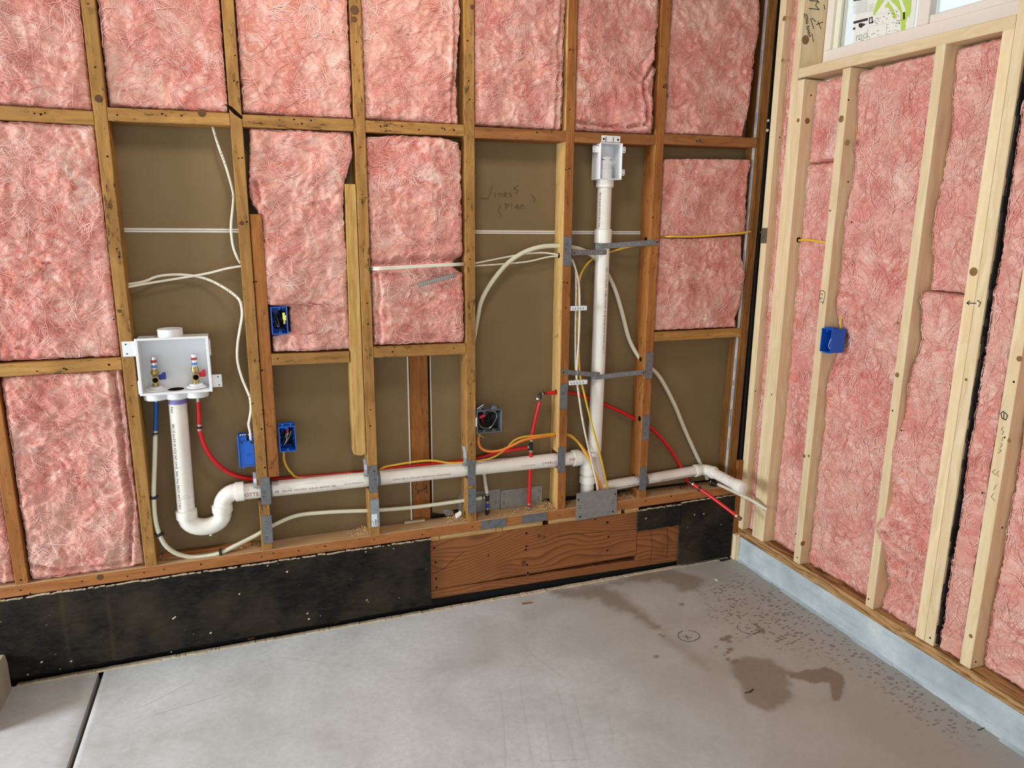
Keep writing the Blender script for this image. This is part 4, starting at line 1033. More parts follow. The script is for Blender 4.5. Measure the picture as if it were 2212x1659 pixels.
mb = MB(); mb.tube(A_, .0315, 24); mb.lathe([(.036, 0), (.0365, .002), (.0365, .026), (.032, .028)], (xb + .001, YP, zh - .004), (0, 0, 1), 24)
mb.lathe([(.036, 0), (.0365, .002), (.0365, .030), (.0305, .031)], (.318, YP, ze + .006), (1, 0, -.0), 24); mb.build('trap_elbow', M['pvc'], drain, smooth=True)
P0 = np.array((.345, YP, ze + .006)); P1 = np.array((1.712, YP, .584 + .002))
P0 = np.array((.345, YP, .600)); P1 = np.array((1.716, YP, .586))
mb = MB(); mb.tube([P0, P0 * .7 + P1 * .3, P0 * .35 + P1 * .65, P1], .0300, 24); run = mb.build('pipe_run', M['pvc_d'], drain, smooth=True)
EX = 1.762
A_ = [(1.722, YP, .586), (1.735, YP, .585)] + [(1.735 + .040 * math.sin(a), YP, .545 + .040 * math.cos(a)) for a in np.linspace(.15, math.pi / 2, 8)] + [(1.776, YP, .53)]
mb = MB(); mb.tube(A_, .0315, 24); mb.lathe([(.0305, 0), (.0365, .001), (.0365, .030), (.033, .032)], (1.700, YP, .586), (1, 0, 0), 24)
mb.lathe([(.0365, 0), (.0365, .028), (.033, .029)], (1.776, YP, .508), (0, 0, 1), 24); mb.build('down_elbow', M['pvc'], drain, smooth=True)
mb = MB(); mb.lathe([(.0365, 0), (.0365, .032), (.034, .033)], (1.7765, YP, .466), (0, 0, 1), 24); mb.tube([(1.776, YP, .3735), (1.776, YP, .508)], .030, 24); mb.build('drop_pipe', M['pvc'], drain, smooth=True)
def on_cyl(P0, P1, r, s0, ang, flip=False, out=.0009):
    """lettering wrapped on a pipe: s0 = distance along the axis, ang = height angle on the side facing -y"""
    P0 = np.array(P0, float); d = np.array(P1, float) - P0; L = np.linalg.norm(d); d = d / L
    up = np.cross(d, (0, -1, 0)); up = -up if (up[2] < -1e-6 or (abs(up[2]) < .2 and up[0] > 0)) else up
    up /= np.linalg.norm(up); fr = np.cross(up, d); fr = fr if fr[1] < 0 else -fr
    def f(a, b):
        th = ang + b / r
        return P0 + d * (s0 + a) + (fr * math.cos(th) + up * math.sin(th)) * (r + out)
    return f
def sx(u, v=1010): return bw(u, v, .016)[0] - .345
for t_, sz_, u_, an_, sp_ in (('OTTE', .0200, 523, -.34, 1.0), ('PE', .0150, 590, -.3, 1.0), ('NSF-PW  PVC-DWV  SCH 40  ASTM D 1785', .0105, 606, -.24, 1.0), ('PVC 1120 PR 280 PSI @ 73F', .0062, 742, -.1, 1.0), ('ASTM D 1785-13 1% UP-12HP  MADE IN U.S.A.  08-06-20 GR.2F', .0088, 847, -.22, 1.0), ('www.charlottepipe.com', .0066, 1126, -.12, 1.0), ('CHARLO', .0150, 1171, -.14, 1.15), ('PIPE', .0150, 1229.5, -.02, 1.2)):
    letters('lettering', t_, sz_, on_cyl(P0, P1, .030, sx(u_), an_), M['redink'], drain, sp_)
letters('lettering', 'CELLULAR CORE PVC PIPE  DWV 2PS SCH 40 ASTM D1785', .0125, on_cyl((xa, YP, zh + .02), (.1535, YP, .981), .030, .012, .48), M['ink'], drain)
letters('lettering', 'PPFA', .0110, on_cyl((xa, YP, zh + .02), (.1535, YP, .981), .030, .372, .48), M['ink'], drain)

# ---- vertical vent pipe with its own branch to the right
VX, VZ0, VZ1 = 1.8125, .605, 1.752
vent = empty('vent_pipe', (VX, YP, .39), 'tall white pipe rising from the floor plate to the small white vent box', 'pipe')
mb = MB(); mb.tube([(VX - .006, YP, .612), (VX - .002, YP, 1.0), (VX, YP, 1.553)], .0300, 24); lower = mb.build('pipe_run', M['pvc'], vent, smooth=True)
mb = MB(); mb.tube([(VX, YP, 1.553), (VX, YP, 1.74)], .0295, 24); mb.build('pipe_run', M['pvc_d'], vent, smooth=True)
mb = MB(); mb.lathe([(.031, 0), (.0362, .002), (.0362, .056), (.031, .058)], (VX, YP, 1.512), (0, 0, 1), 26); mb.build('coupling', M['pvc'], vent, smooth=True)
mb = MB(); mb.lathe([(.031, 0), (.0362, .002), (.0362, .03), (.031, .032)], (VX, YP, 1.735), (0, 0, 1), 26); mb.build('coupling', M['pvc'], vent, smooth=True)
mb = MB(); mb.tube([(1.808, YP + .004, .615), (1.822, YP + .006, .55), (1.842, YP + .008, .47), (1.848, YP + .008, .3735)], .022, 18); mb.lathe([(.030, 0), (.031, .02)], (1.806, YP, .592), (-.15, 0, 1), 20); mb.build('branch_fitting', M['pvc_d'], vent, smooth=True)
letters('lettering', '2" PVC-1120 SCH-40 PR 280 PSI @ 73F  ASTM D-1785-21  NSF-PW-G-1 UPC', .0112, on_cyl((VX - .006, YP, .612), (VX, YP, 1.553), .030, .44, -.42), M['ink'], vent)
letters('lettering', 'PVC-1120 SCH-40 ASTM D-1785', .010, on_cyl((VX, YP, 1.553), (VX, YP, 1.74), .0295, .025, .95), M['ink'], vent)

R0 = np.array((1.845, .052, .432)); R1 = np.array((2.375, .052, .453))
stub = empty('capped_drain_stub', (2.2, .03, .43), 'smaller white pipe along the plate, turning out of the wall to a cap', 'pipe')
mb = MB(); mb.tube([R0, R0 * .5 + R1 * .5, R1], .0242, 22); mb.build('pipe_run', M['pvc_d'], stub, smooth=True)
SX, SZ = 2.413, .453
A_ = [(2.362, .052, SZ)] + [(2.375 + .036 * math.sin(a), .052 - .036 * (1 - math.cos(a)), SZ) for a in np.linspace(0, math.pi / 2, 9)] + [(SX - .002, -.012, SZ)]
mb = MB(); mb.tube(A_, .0262, 22); mb.lathe([(.025, 0), (.0295, .001), (.0295, .018), (.027, .019)], (2.342, .052, SZ - .001), (1, 0, .02), 22); mb.lathe([(.027, 0), (.0295, .001), (.0295, .016), (.025, .017)], (SX - .002, .010, SZ), (0, -1, 0), 22); mb.build('elbow', M['pvc'], stub, smooth=True)
mb = MB(); mb.tube([(SX - .002, -.004, SZ), (SX, -.18, SZ - .002)], .0242, 22); mb.build('pipe_run', M['pvc_d'], stub, smooth=True)
mb = MB(); mb.lathe([(.029, 0), (.0295, .002), (.0298, .038), (.027, .046), (.018, .050), (.001, .051)], (SX, -.172, SZ - .002), (0, -1, 0), 26); mb.build('cap', M['pvc'], stub, smooth=True)
letters('lettering', 'NSF-DWV PVC SCH 40 ASTM D2665 MADE IN U.S.A.', .0088, on_cyl(R0, R1, .0242, .30, -.50), M['ink'], stub)
letters('lettering', 'ACCO VFE NSF-DW U.P. CODE ASTM', .0088, on_cyl(R0, R1, .0242, .02, -.42), M['ink'], stub)

# ---- small white vent box with the air valve inside
vx0, vx1, vz0, vz1, vy0, vy1 = 1.7625, 1.862, 1.765, 1.906, -.004, .070
vb = empty('vent_box', (1.812, .035, vz0), 'small white vent box under the blocking on top of the tall pipe', 'outlet box')
mb = MB()
for a in ((vx0, vx1, vy1 - .004, vy1, vz0, vz1), (vx0, vx0 + .004, vy0, vy1 - .004, vz0, vz1), (vx1 - .004, vx1, vy0, vy1 - .004, vz0, vz1), (vx0 + .004, vx1 - .004, vy0, vy1 - .004, vz0, vz0 + .004), (vx0 + .004, vx1 - .004, vy0, vy1 - .004, vz1 - .004, vz1)): mb.box(*a)
mb.build('body', M['abs'], vb, bevel=.001)
mb = MB(); mb.lathe([(.030, 0), (.030, .036), (.026, .037), (.026, .052), (.0275, .053), (.0275, .070), (.0265, .072), (.0265, .080), (.024, .084), (.001, .085)], (VX - .010, .034, vz0 + .0045), (0, 0, 1), 24); av = mb.build('air_valve', M['abs'], vb, smooth=True)
mb = MB()
for a in (-.72, .72):
    for d in (-.16, 0, .16):
        c, s_ = math.cos(a + d), math.sin(a + d); mb.box(VX - .010 + .0268 * s_ - .0022, VX - .010 + .0268 * s_ + .0022, .034 - .0268 * c - .001, .034 - .0268 * c + .001, vz0 + .076, vz0 + .0785)
mb.build('valve_slot', M['black'], av)
mb = MB(); mb.box(1.764 + .002, 1.849, -.0045, -.0022, vz1 + .002, vz1 + .026); o = mb.build('top_tab', M['abs'], vb, bevel=.0006)
mb = MB()
for x in (1.775, 1.838): mb.lathe([(.0045, 0), (.0045, .001)], (x, -.0045, vz1 + .012), (0, -1, 0), 10)
for x in (1.783, 1.816): mb.box(x, x + .0025, -.0054, -.0044, vz1 + .003, vz1 + .021)
mb.build('tab_hole', M['black'], o)
for x0, x1, z in ((vx0 - .0265, vx0 - .0005, 1.868), (vx1 + .0005, vx1 + .014, 1.869), (vx1 + .0005, vx1 + .014, 1.782)):
    mb = MB(); xm = x0 if x0 < 1.8 else x1; sg = 1 if x0 < 1.8 else -1
    yb = .012 if x0 < 1.8 else .001
    mb.prism([(x0, z + .003), (x0 + .003, z), (x1 - .003, z), (x1, z + .003), (x1, z + .021), (x1 - .003, z + .024), (x0 + .003, z + .024), (x0, z + .021)], 1, yb - .002, yb); o = mb.build('side_tab', M['abs'], vb)
    mb = MB()
    for dz in (.006, .018): mb.lathe([(.0022, 0), (.0022, .0006)], (xm + sg * .006, yb - .002, z + dz), (0, -1, 0), 8)
    mb.build('tab_hole', M['hole'], o)

# ---- water tubing
RT = .0080
def tube_obj(name, pts, r, mat, parent=None, n=10, flat=1.0, step=.012, up=None):
    mb = MB(); mb.tube(spline(pts, step), r, n, flat=flat, up=up); return mb.build(name, mat, parent, smooth=True)
def ring(mb, c, ax, r=.0088, w=.007):
    mb.lathe([(r * .97, -w / 2), (r * 1.06, -w / 2), (r * 1.06, w / 2), (r * .97, w / 2)], c, ax, 14)
red = empty('red_water_tube', (.6, .05, .5), 'long red tube from the outlet box tap to a tee beside the centre stud', 'tube')
mb = MB(); mb.tube([bw(427, 860, .044), bw(428, 870, .044)], .0065, 12); mb.build('adapter', M['steel'], red, smooth=True)
tube_obj('tubing', path([(428, 868, .044), (430, 895, .044), (430, 915, .044), (433, 935, .044), (443, 965, .045), (463, 995, .05), (490, 1018, .06), (520, 1030, .07), (560, 1036, .078), (610, 1034, .078), (700, 1028, .079), (800, 1018, .079), (900, 1006, .079), (1000, 996, .078), (1060, 982, .06), (1105, 972, .046), (1140, 966, .040)]), RT, M['pex_red'], red)
mb = MB()
for v in (918, 928): ring(mb, bw(431, v, .044), (0, 0, 1))
mb.build('crimp_ring', M['steel'], red, smooth=True)
mb = MB(); mb.lathe([(.0092, -.003), (.0092, .003)], bw(431, 923, .044), (0, 0, 1), 12); mb.build('coupling', M['black'], red)
rtee = empty('red_tee_riser', (1.53, .04, .38), 'upright red tube with black tee and elbow fittings between two studs', 'tube')
tube_obj('tubing', path([(1166, 868, .040), (1160, 890, .040), (1153, 920, .040), (1148, 950, .040)]), RT, M['pex_red'], rtee)
tube_obj('tubing', path([(1147, 975, .040), (1145, 1030, .040), (1143, 1093, .040)]), RT, M['pex_red'], rtee)
tube_obj('tubing', path([(1180, 849, .040), (1200, 848, .040), (1216, 848, .045)]), RT, M['pex_red'], rtee)
mb = MB(); mb.tube(spline(path([(1165, 862, .040), (1167, 853, .040), (1176, 849, .040)]), .004), .0078, 10); mb.tube(path([(1147, 957, .040), (1147, 972, .040)]), .0088, 10); mb.tube(path([(1139, 966, .040), (1148, 965, .040)]), .0085, 10); mb.build('fitting', M['black'], rtee, smooth=True)
mb = MB(); ring(mb, bw(1162, 861, .040), (.2, 0, 1)); ring(mb, bw(1171, 851, .040), (1, 0, .1)); ring(mb, bw(1148, 951, .040), (0, 0, 1)); ring(mb, bw(1147, 974, .040), (0, 0, 1)); ring(mb, bw(1140, 965, .040), (1, 0, .1)); ring(mb, bw(1143, 1088, .040), (0, 0, 1)); ring(mb, bw(1143, 1096, .040), (0, 0, 1))
mb.build('crimp_ring', M['steel'], rtee, smooth=True)
rarc = tube_obj('red_arc_tube', path([(1224, 848, .045), (1245, 851, .055), (1280, 863, .066), (1320, 880, .070), (1355, 896, .064), (1385, 912, .055), (1410, 928, .052), (1440, 960, .055), (1465, 998, .062), (1478, 1025, .068), (1488, 1042, .060), (1493, 1046, .05)]), RT, M['pex_red']); tag(rarc, 'red tube curving down behind the tall white pipe to the plate near the corner', 'tube')
rst = empty('red_stub_tube', (2.35, -.05, .36), 'straight red tube stub poking out from the wall with a black end cap', 'tube')
ES = np.array(bw(1597, 1119, -.20)); BS = np.array(bw(1493, 1043, .035))
tube_obj('tubing', [BS, BS * .5 + ES * .5 + (0, 0, .003), ES], RT, M['pex_red'], rst)
d_ = (ES - BS) / np.linalg.norm(ES - BS)
mb = MB(); mb.lathe([(.0088, -.012), (.0092, .006), (.008, .011), (.001, .012)], ES, d_, 14); mb.build('end_cap', M['lath'], rst, smooth=True)
mb = MB(); ring(mb, ES - d_ * .014, d_); ring(mb, BS + d_ * .012, d_); mb.build('crimp_ring', M['steel'], rst, smooth=True)
mb = MB(); mb.lathe([(.011, 0), (.011, .010)], BS + d_ * .045, d_, 12); mb.lathe([(.0105, 0), (.0105, .016)], BS - d_ * .008, d_, 10); mb.build('clip', M['black'], rst, smooth=True)

wt = empty('white_water_tube', (.5, .03, .38), 'long milky tube looping from the blue tap fitting along the plate', 'tube')
mb = MB(); mb.tube([bw(337, 860, .044), bw(337, 872, .044)], .0065, 12); mb.build('adapter', M['steel'], wt, smooth=True)
o = tube_obj('tubing', path([(337, 868, .044), (337, 890, .044), (336, 920, .044), (336, 935, .044)]), RT, M['pex_blue'], wt); tag(o, 'short blue upper length')
tube_obj('tubing', path([(335.5, 938, .044), (334, 1000, .030), (332, 1060, .016), (334, 1110, .012), (341, 1145, .012), (355, 1175, .014), (378, 1194, .020), (410, 1203, .024), (440, 1202, .024), (475, 1195, .022), (510, 1178, .030), (550, 1158, .045), (590, 1135, .05), (640, 1114, .05), (700, 1107, .05), (760, 1104, .05), (820, 1102, .05), (900, 1095, .05), (990, 1083, .05), (1040, 1076, .052)]), RT, M['pex_white'], wt)
mb = MB()
for v in (932, 940): ring(mb, bw(336, v, .044), (0, 0, 1))
mb.build('crimp_ring', M['steel'], wt, smooth=True)
mb = MB(); mb.lathe([(.0092, -.003), (.0092, .003)], bw(336, 936, .044), (0, 0, 1), 12); mb.build('coupling', M['black'], wt)
def clip(c, ax, wx, wz, y0, y1):
    k = MB(); a = np.array(ax, float); a /= np.linalg.norm(a)
    k.lathe([(.0095, -.005), (.0120, -.005), (.0120, .005), (.0095, .005)], c, a, 14)
    k.box(c[0] - wx, c[0] + wx, y0, y1, c[2] - wz, c[2] + wz)
    return k.build('clip', M['black'], wt)
clip(bw(332, 1074, .016), (0, 0, 1), .016, .004, .010, .020); clip(bw(344, 1154, .012), (.4, 0, -1), .016, .004, .006, .018); clip(bw(477, 1194, .022), (1, 0, .15), .004, .016, .014, .026)
wj = empty('white_tee_drop', (1.33, .05, .38), 'milky tube with small tee fittings and a blue sleeve dropping behind the drain', 'tube')
tube_obj('tubing', path([(1042, 985, .083), (1045, 1020, .078), (1049, 1050, .060), (1052, 1066, .052)]), RT, M['pex_white'], wj)
mb = MB(); mb.tube(path([(1053, 1070, .052), (1053, 1080, .052)]), .0082, 10); mb.tube(path([(1044, 1076, .052), (1053, 1076, .052)]), .0075, 10); mb.tube(path([(1053, 1100, .052), (1052, 1110, .052)]), .0085, 10); mb.build('fitting', M['black'], wj, smooth=True)
mb = MB(); ring(mb, bw(1052, 1068, .052), (0, 0, 1)); ring(mb, bw(1053, 1084, .052), (0, 0, 1)); ring(mb, bw(1053, 1098, .052), (0, 0, 1)); ring(mb, bw(1045, 1075, .052), (1, 0, .1)); mb.build('crimp_ring', M['steel'], wj, smooth=True)
mb = MB(); mb.tube(path([(1053, 1086, .052), (1053, 1097, .052)]), .0080, 10); mb.build('blue_sleeve', M['pex_blue'], wj, smooth=True)
wa = tube_obj('white_arc_tube', path([(1012, 800, .078), (1022, 740, .075), (1031, 690, .07), (1040, 650, .066), (1062, 610, .06), (1095, 570, .055), (1130, 546, .05), (1165, 534, .046), (1200, 531, .044), (1240, 535, .052), (1268, 545, .064), (1290, 562, .076), (1310, 588, .079), (1330, 630, .075), (1345, 680, .072), (1360, 735, .066), (1383, 775, .055), (1400, 790, .05), (1425, 815, .055), (1455, 870, .062), (1480, 930, .07), (1505, 985, .078), (1520, 1015, .08), (1528, 1035, .075)]), .0095, M['pex_white'])
tag(wa, 'milky tube arching high behind the tall white pipe, between the studs', 'tube')
ws = empty('white_stub_tube', (2.4, -.05, .37), 'short milky tube stub with capped end below the capped drain pipe', 'tube')
tube_obj('tubing', path([(1535, 1040, .045), (1560, 1050, .0), (1600, 1069, -.08), (1628, 1083, -.15), (1655, 1100, -.205)]), RT, M['pex_white'], ws)
E2 = bw(1655, 1100, -.205)
mb = MB(); ring(mb, E2 - np.array((.0, -.006, 0)), (.3, -1, -.25), .009, .006); mb.build('crimp_ring', M['black'], ws, smooth=True)
mb = MB(); mb.lathe([(.0082, -.004), (.0088, .004), (.001, .006)], E2, (.3, -1, -.25), 12); mb.build('end_cap', M['pvc'], ws, smooth=True)
mb = MB(); mb.tube(path([(1535, 1042, .04), (1548, 1047, .02)]), .013, 10); mb.build('clip', M['black'], ws, smooth=True)

# ================================================================== CABLES
def cable(label, pts, mat, name='cable', r=.0040, flat=.65, cat='cable', group=None, text=None, y_up=(0, 1, 0)):
    o = tube_obj(name, path(pts), r, mat, flat=flat, n=10, up=y_up)
    if text:                                        # printed marks along the jacket
        P = spline(path(pts), .004); k = MB(); a, b = text; i = int(len(P) * a); r_ = random.Random(3)
        while i < len(P) * b:
            d = P[i + 1] - P[i]; L = np.linalg.norm(d); d = d / L; c = P[i] + np.array((0, -r * flat - .0005, 0)); w = np.cross(d, (0, -1, 0)); w = w / (np.linalg.norm(w) + 1e-9) * r * .26; l_ = d * r_.uniform(.002, .005)
            k.add([c - w, c + l_ - w, c + l_ + w, c + w], [(0, 1, 2, 3)]); i += r_.choice([2, 2, 3, 3, 6])
        k.build('print', M['ink'], o)
    return tag(o, label, cat, group)
GW = 'white electrical cables'
cable('white cable hanging beside the second stud down to the blue box back', [(458, 268, .06), (470, 310, .055), (488, 360, .050), (501, 405, .045), (504.5, 425, .040), (503, 445, .035), (499, 490, .025), (503, 530, .02), (512, 556, .02), (519, 568, .03)], M['nm_white'], 'white_cable', group=GW, text=(.03, .3))
cable('white cable rising straight across the empty bay above the outlet box', [(270, 622, .04), (278, 620, .045), (320, 612, .055), (400, 599, .06), (450, 590, .058), (490, 580, .055), (525, 574, .05)], M['nm_white'], 'white_cable', group=GW)
cable('white cable arching over the outlet box then down to the back of the blue box', [(270, 616, .05), (278, 614, .055), (312, 608, .06), (340, 597, .065), (380, 593, .066), (420, 596, .066), (455, 606, .06), (490, 625, .045), (512, 642, .03), (520, 655, .018), (523, 680, .012), (518, 712, .012), (513, 745, .012), (513, 780, .012), (522, 815, .012), (533, 842, .01), (540, 860, .008), (542, 885, .008), (538, 910, .008), (537, 918, .008), (541, 938, .012), (541, 958, .03)], M['nm_white'], 'white_cable', r=.0045, group=GW, text=(.28, .40))
for k, (l, dy) in enumerate((('upper of two white cables crossing the pink batt', 0), ('lower of two white cables crossing the pink batt', 6))):
    up_ = dy == 0
    cable(l + ' and the empty bay beside it', [(800, 578.5 + dy * .8, .03), (815, 578 + dy * .7, -.012), (860, 576 + dy * .65, -.013), (930, 572 + dy * .6, -.013), (985, 569.5 + dy * .6, -.010), (1000, 569 + dy * .6, .02), (1015, 569 + dy * .6, .04)] + ([(1030, 568, .045), (1080, 558, .05), (1130, 549, .05), (1170, 546, .05), (1200, 549, .045), (1212, 551, .045)] if up_ else [(1030, 574, .05), (1090, 570, .055), (1140, 565, .055), (1180, 556, .052), (1202, 553, .048), (1212, 553, .045)]), M['nm_white'], 'white_cable', r=.0034, group=GW, text=None if up_ else (.56, .80))
cable('white cable curving down from the stud through both cable stackers to the plate', [(1230, 555, .045), (1237, 566, .035), (1246, 590, .022), (1251, 620, .012), (1252, 660, .006), (1251, 720, .006), (1246, 800, .006), (1247, 830, .006), (1254, 880, .004), (1264, 935, .0), (1278, 990, -.001), (1292, 1030, .006), (1301, 1062, .012), (1304, 1090, .02)], M['nm_white'], 'white_cable', group=GW)
cable('printed white cable hanging straight down through both cable stackers', [(1236, 560, .05), (1243, 580, .035), (1244.5, 620, .02), (1244, 665, .010), (1243, 730, .010), (1244, 800, .008), (1250, 850, .004), (1257, 900, .0), (1267, 950, -.004), (1279, 1000, -.003), (1290, 1050, .004), (1295, 1090, .02)], M['nm_white'], 'white_cable', group=GW, text=(.08, .8))
cable('yellow cable running from the corner, round the tall white pipe and down', [(1646, 502, .012), (1632, 500, .010), (1615, 501, -.002), (1600, 504, -.006), (1560, 507, -.006), (1500, 511, -.006), (1450, 511, -.002), (1430, 512, .03), (1412, 516, .045), (1385, 527, .045), (1350, 535, .055), (1316, 545, .075), (1290, 555, .081), (1272, 566, .075), (1256, 590, .05), (1249.5, 625, .03), (1249, 700, .014), (1250, 760, .010), (1253, 810, .008), (1262, 850, .004), (1274, 900, -.002), (1286, 945, -.006), (1297, 985, -.006), (1306, 1025, .004), (1313, 1062, .012), (1316, 1090, .02)], M['nm_yellow'], 'yellow_cable', r=.0044)
cable('yellow cable weaving along the white drain behind three studs', [(613, 972, .045), (613, 990, .045), (619, 1008, .05), (630, 1022, .055), (645, 1032, .070), (700, 1034, .080), (770, 1026, .080), (810, 1019, .065), (830, 1009, .030), (855, 1004, .022), (900, 997, .022), (935, 995, .022), (970, 1000, .022), (1000, 999, .022), (1030, 996, .022), (1065, 988, .022), (1092, 970, .022), (1110, 952, .022), (1130, 944, .022), (1160, 941, .022), (1198, 937, .035), (1225, 938, .04), (1240, 946, .03), (1262, 975, .008), (1278, 1003, .004), (1288, 1030, .008), (1292, 1060, .014), (1292, 1090, .02)], M['nm_yellow'], 'yellow_cable', r=.0044)
cable('orange cable dropping from the grey box and curving through the stud', [(1036, 930, .03), (1034, 945, .02), (1034, 958, .016), (1040, 969, .014), (1055, 975, .014), (1080, 973, .014), (1105, 963, .014), (1130, 951, .016), (1160, 945, .02), (1198, 940, .036), (1225, 940, .042), (1245, 952, .03), (1265, 975, .010), (1280, 1000, .004), (1293, 1035, .008), (1303, 1065, .012), (1306, 1090, .02)], M['nm_orange'], 'orange_cable', r=.0054, flat=.7)
def rcable(label, pts3, mat, name): 
    o = tube_obj(name, pts3, .0048, mat, flat=.6); return tag(o, label, 'cable')
rcable('short yellow cable between the doubled stud and the next stud', [rw(1712, 518, XR + .045), rw(1724, 519, XR + .045), rw(1745, 518, XR + .036), rw(1765, 521, XR + .034), rw(1784, 524, XR + .036), rw(1800, 527, XR + .045)], M['nm_yellow'], 'yellow_cable')
rcable('short yellow cable entering the top of the blue box on the new wall', [rw(1821, 668, XR + .062), rw(1818, 682, XR + .055), rw(1817, 695, XR + .052), rw(1816, 712, XR + .05)], M['nm_yellow'], 'yellow_cable')
# drilled holes that show
for nm, (x, y, z), ax in (('a', rw(1721, 518, XR + .045), (0, 1, 0)),):
    mb = MB(); mb.lathe([(.011, 0), (.011, .001)], (x, -.1889, z), (0, -1, 0), 14); mb.build('drilled_hole', M['hole'], wall_right)
for u, v, y, r, x in ((1201, 847, .046, .011, 1.6118), (1199, 939, .04, .010, 1.6118), (1207, 552, .045, .011, 1.6118), (1385, 906, .055, .012, 2.0118), (1384, 776, .05, .010, 2.0118), (1395, 517, .045, .010, 2.0118)):
    p = on(u, v, 0, x); mb = MB(); mb.lathe([(r, 0), (r, .0009)], (x, max(.02, p[1]), p[2]), (-1, 0, 0), 14); mb.build('drilled_hole', M['hole'], wall_back)

# ================================================================== ELECTRICAL BOXES
def open_box(parent, mat, x0, x1, z0, z1, y0, y1, t=.0028, face=-1):
    mb = MB()
    ya, yb = (y1 - t, y1)
    mb.box(x0, x1, ya, yb, z0, z1)
    for a in ((x0, x0 + t, y0, ya, z0, z1), (x1 - t, x1, y0, ya, z0, z1), (x0 + t, x1 - t, y0, ya, z0, z0 + t), (x0 + t, x1 - t, y0, ya, z1 - t, z1)): mb.box(*a)
    return mb.build('body', mat, parent, bevel=.0007)
def bosses(parent, mat, xs, z0, z1, y):
    for x in xs:
        for z, s_ in ((z1 - .0065, 1), (z0 + .0065, -1)):
            mb = MB(); mb.lathe([(.0022, 0), (.0050, 0), (.0050, .02), (.0022, .02)], (x, y + .0003, z), (0, 1, 0), 12, cap=False); mb.build('screw_boss', mat, parent, smooth=True)
def conductors(parent, x0, x1, z0, z1, y0, y1, seed=4):
    r_ = random.Random(seed)
    for i in range(9 if x1 - x0 > .06 else 6):
        P = [(r_.uniform(x0, x1), r_.uniform(y0, y1), r_.uniform(z0, z1)) for k in range(6)]
        tube_obj('black_wire', P, .0022, M['black'], parent, 6, step=.006)
GE = 'blue plastic electrical boxes'
b1 = empty('electrical_box', (.512, .03, 1.195), 'open blue box with a yellow connector, set in ragged pink insulation', 'electrical box', GE)
open_box(b1, M['blue_box'], .4845, .540, 1.195, 1.293, -.010, .058); bosses(b1, M['blue_box'], (.513,), 1.195, 1.293, -.0085)
conductors(b1, 0.49, 0.535, 1.203, 1.285, .040, .056)
mb = MB(); mb.box(.5235, .5325, .0, .012, 1.246, 1.271); mb.box(.526, .536, -.002, .009, 1.243, 1.262); mb.box(.526, .532, .001, .01, 1.230, 1.246); mb.build('connector', M['yellow_p'], b1, bevel=.0012)
tube_obj('wire', [(.495, .045, 1.278), (.496, .03, 1.25), (.503, .015, 1.225), (.509, .013, 1.220), (.510, .015, 1.228), (.506, .02, 1.25), (.499, .03, 1.278)], .0011, M['steel'], b1, 6)
b2 = empty('electrical_box', (.514, .03, .755), 'open blue box with a dark red wire nut, beside the short reddish stud', 'electrical box', GE)
open_box(b2, M['blue_box'], .4845, .543, .756, .852, -.008, .060); bosses(b2, M['blue_box'], (.513,), .756, .852, -.0065)
conductors(b2, 0.49, 0.537, 0.764, 0.844, .040, .056)
mb = MB()
for x in (.497, .525): mb.box(x, x + .006, .0, .018, .8522, .861)
mb.box(.4845, .540, .02, .045, .8522, .857); mb.build('clamp_tab', M['blue_box'], b2, bevel=.001)
mb = MB(); mb.lathe([(.006, 0), (.0055, .012), (.0035, .024), (.001, .025)], (.513, .03, .81), (.25, .2, 1), 10); mb.build('wire_nut', M['wnut'], b2, smooth=True)
for P in ([(.505, .035, .80), (.512, .02, .815), (.519, .015, .822)], [(.519, .015, .822), (.513, .012, .812), (.510, .012, .795), (.501, .02, .776)], [(.501, .02, .776), (.512, .02, .79), (.522, .025, .806), (.530, .03, .826)]): tube_obj('wire', P, .0011, M['nm_white'], b2, 6, step=.004)
b3 = empty('electrical_box', (.37, .04, .71), 'blue box seen from behind with a white cable entering it', 'electrical box', GE)
mb = MB(); mb.box(.346, .3965, .016, .075, .712, .803); mb.box(.346, .372, .020, .075, .803, .822); mb.box(.380, .3965, .020, .075, .803, .822); mb.box(.3405, .346, .012, .070, .706, .824); mb.build('body', M['blue_box'], b3, bevel=.0012)
mb = MB(); mb.lathe([(.0045, 0), (.0062, 0), (.0062, .0012), (.0045, .0012)], (.373, .016, .752), (0, -1, 0), 16, cap=False); mb.build('screw_boss', M['blue_box'], b3, smooth=True)
mb = MB(); mb.box(.3515, .3575, .0152, .0158, .796, .802); mb.box(.384, .394, .0150, .0158, .793, .802); mb.build('knockout', M['black'], b3)
mb = MB(); mb.box(.349, .394, .0135, .0158, .706, .7115); mb.box(.352, .358, .012, .0158, .7, .706); mb.build('nail_bracket', M['blue_box'], b3, bevel=.0008)
mb = MB()
for x in (.349, .357, .365, .378): mb.tube([(x, .03, .823), (x + .006, .026, .828)], .0012, 6)
mb.build('nail', M['steel'], b3)
b4 = empty('electrical_box', (XR + .02, -.44, 1.095), 'dark blue box on the new wall with a white wire loop inside', 'electrical box', GE)
yA, yB, zA, zB = -.428, -.484, 1.096, 1.190
XF, XB = XR - .012, XR + .056
t = .0028
mb = MB(); mb.box(XB - t, XB, yB, yA, zA, zB)
for a in ((yB, yB + t, zA, zB), (yA - t, yA, zA, zB), (yB + t, yA - t, zA, zA + t), (yB + t, yA - t, zB - t, zB)): mb.box(XF, XB - t, a[0], a[1], a[2], a[3])
mb.build('body', M['blue_box'], b4, bevel=.0008)
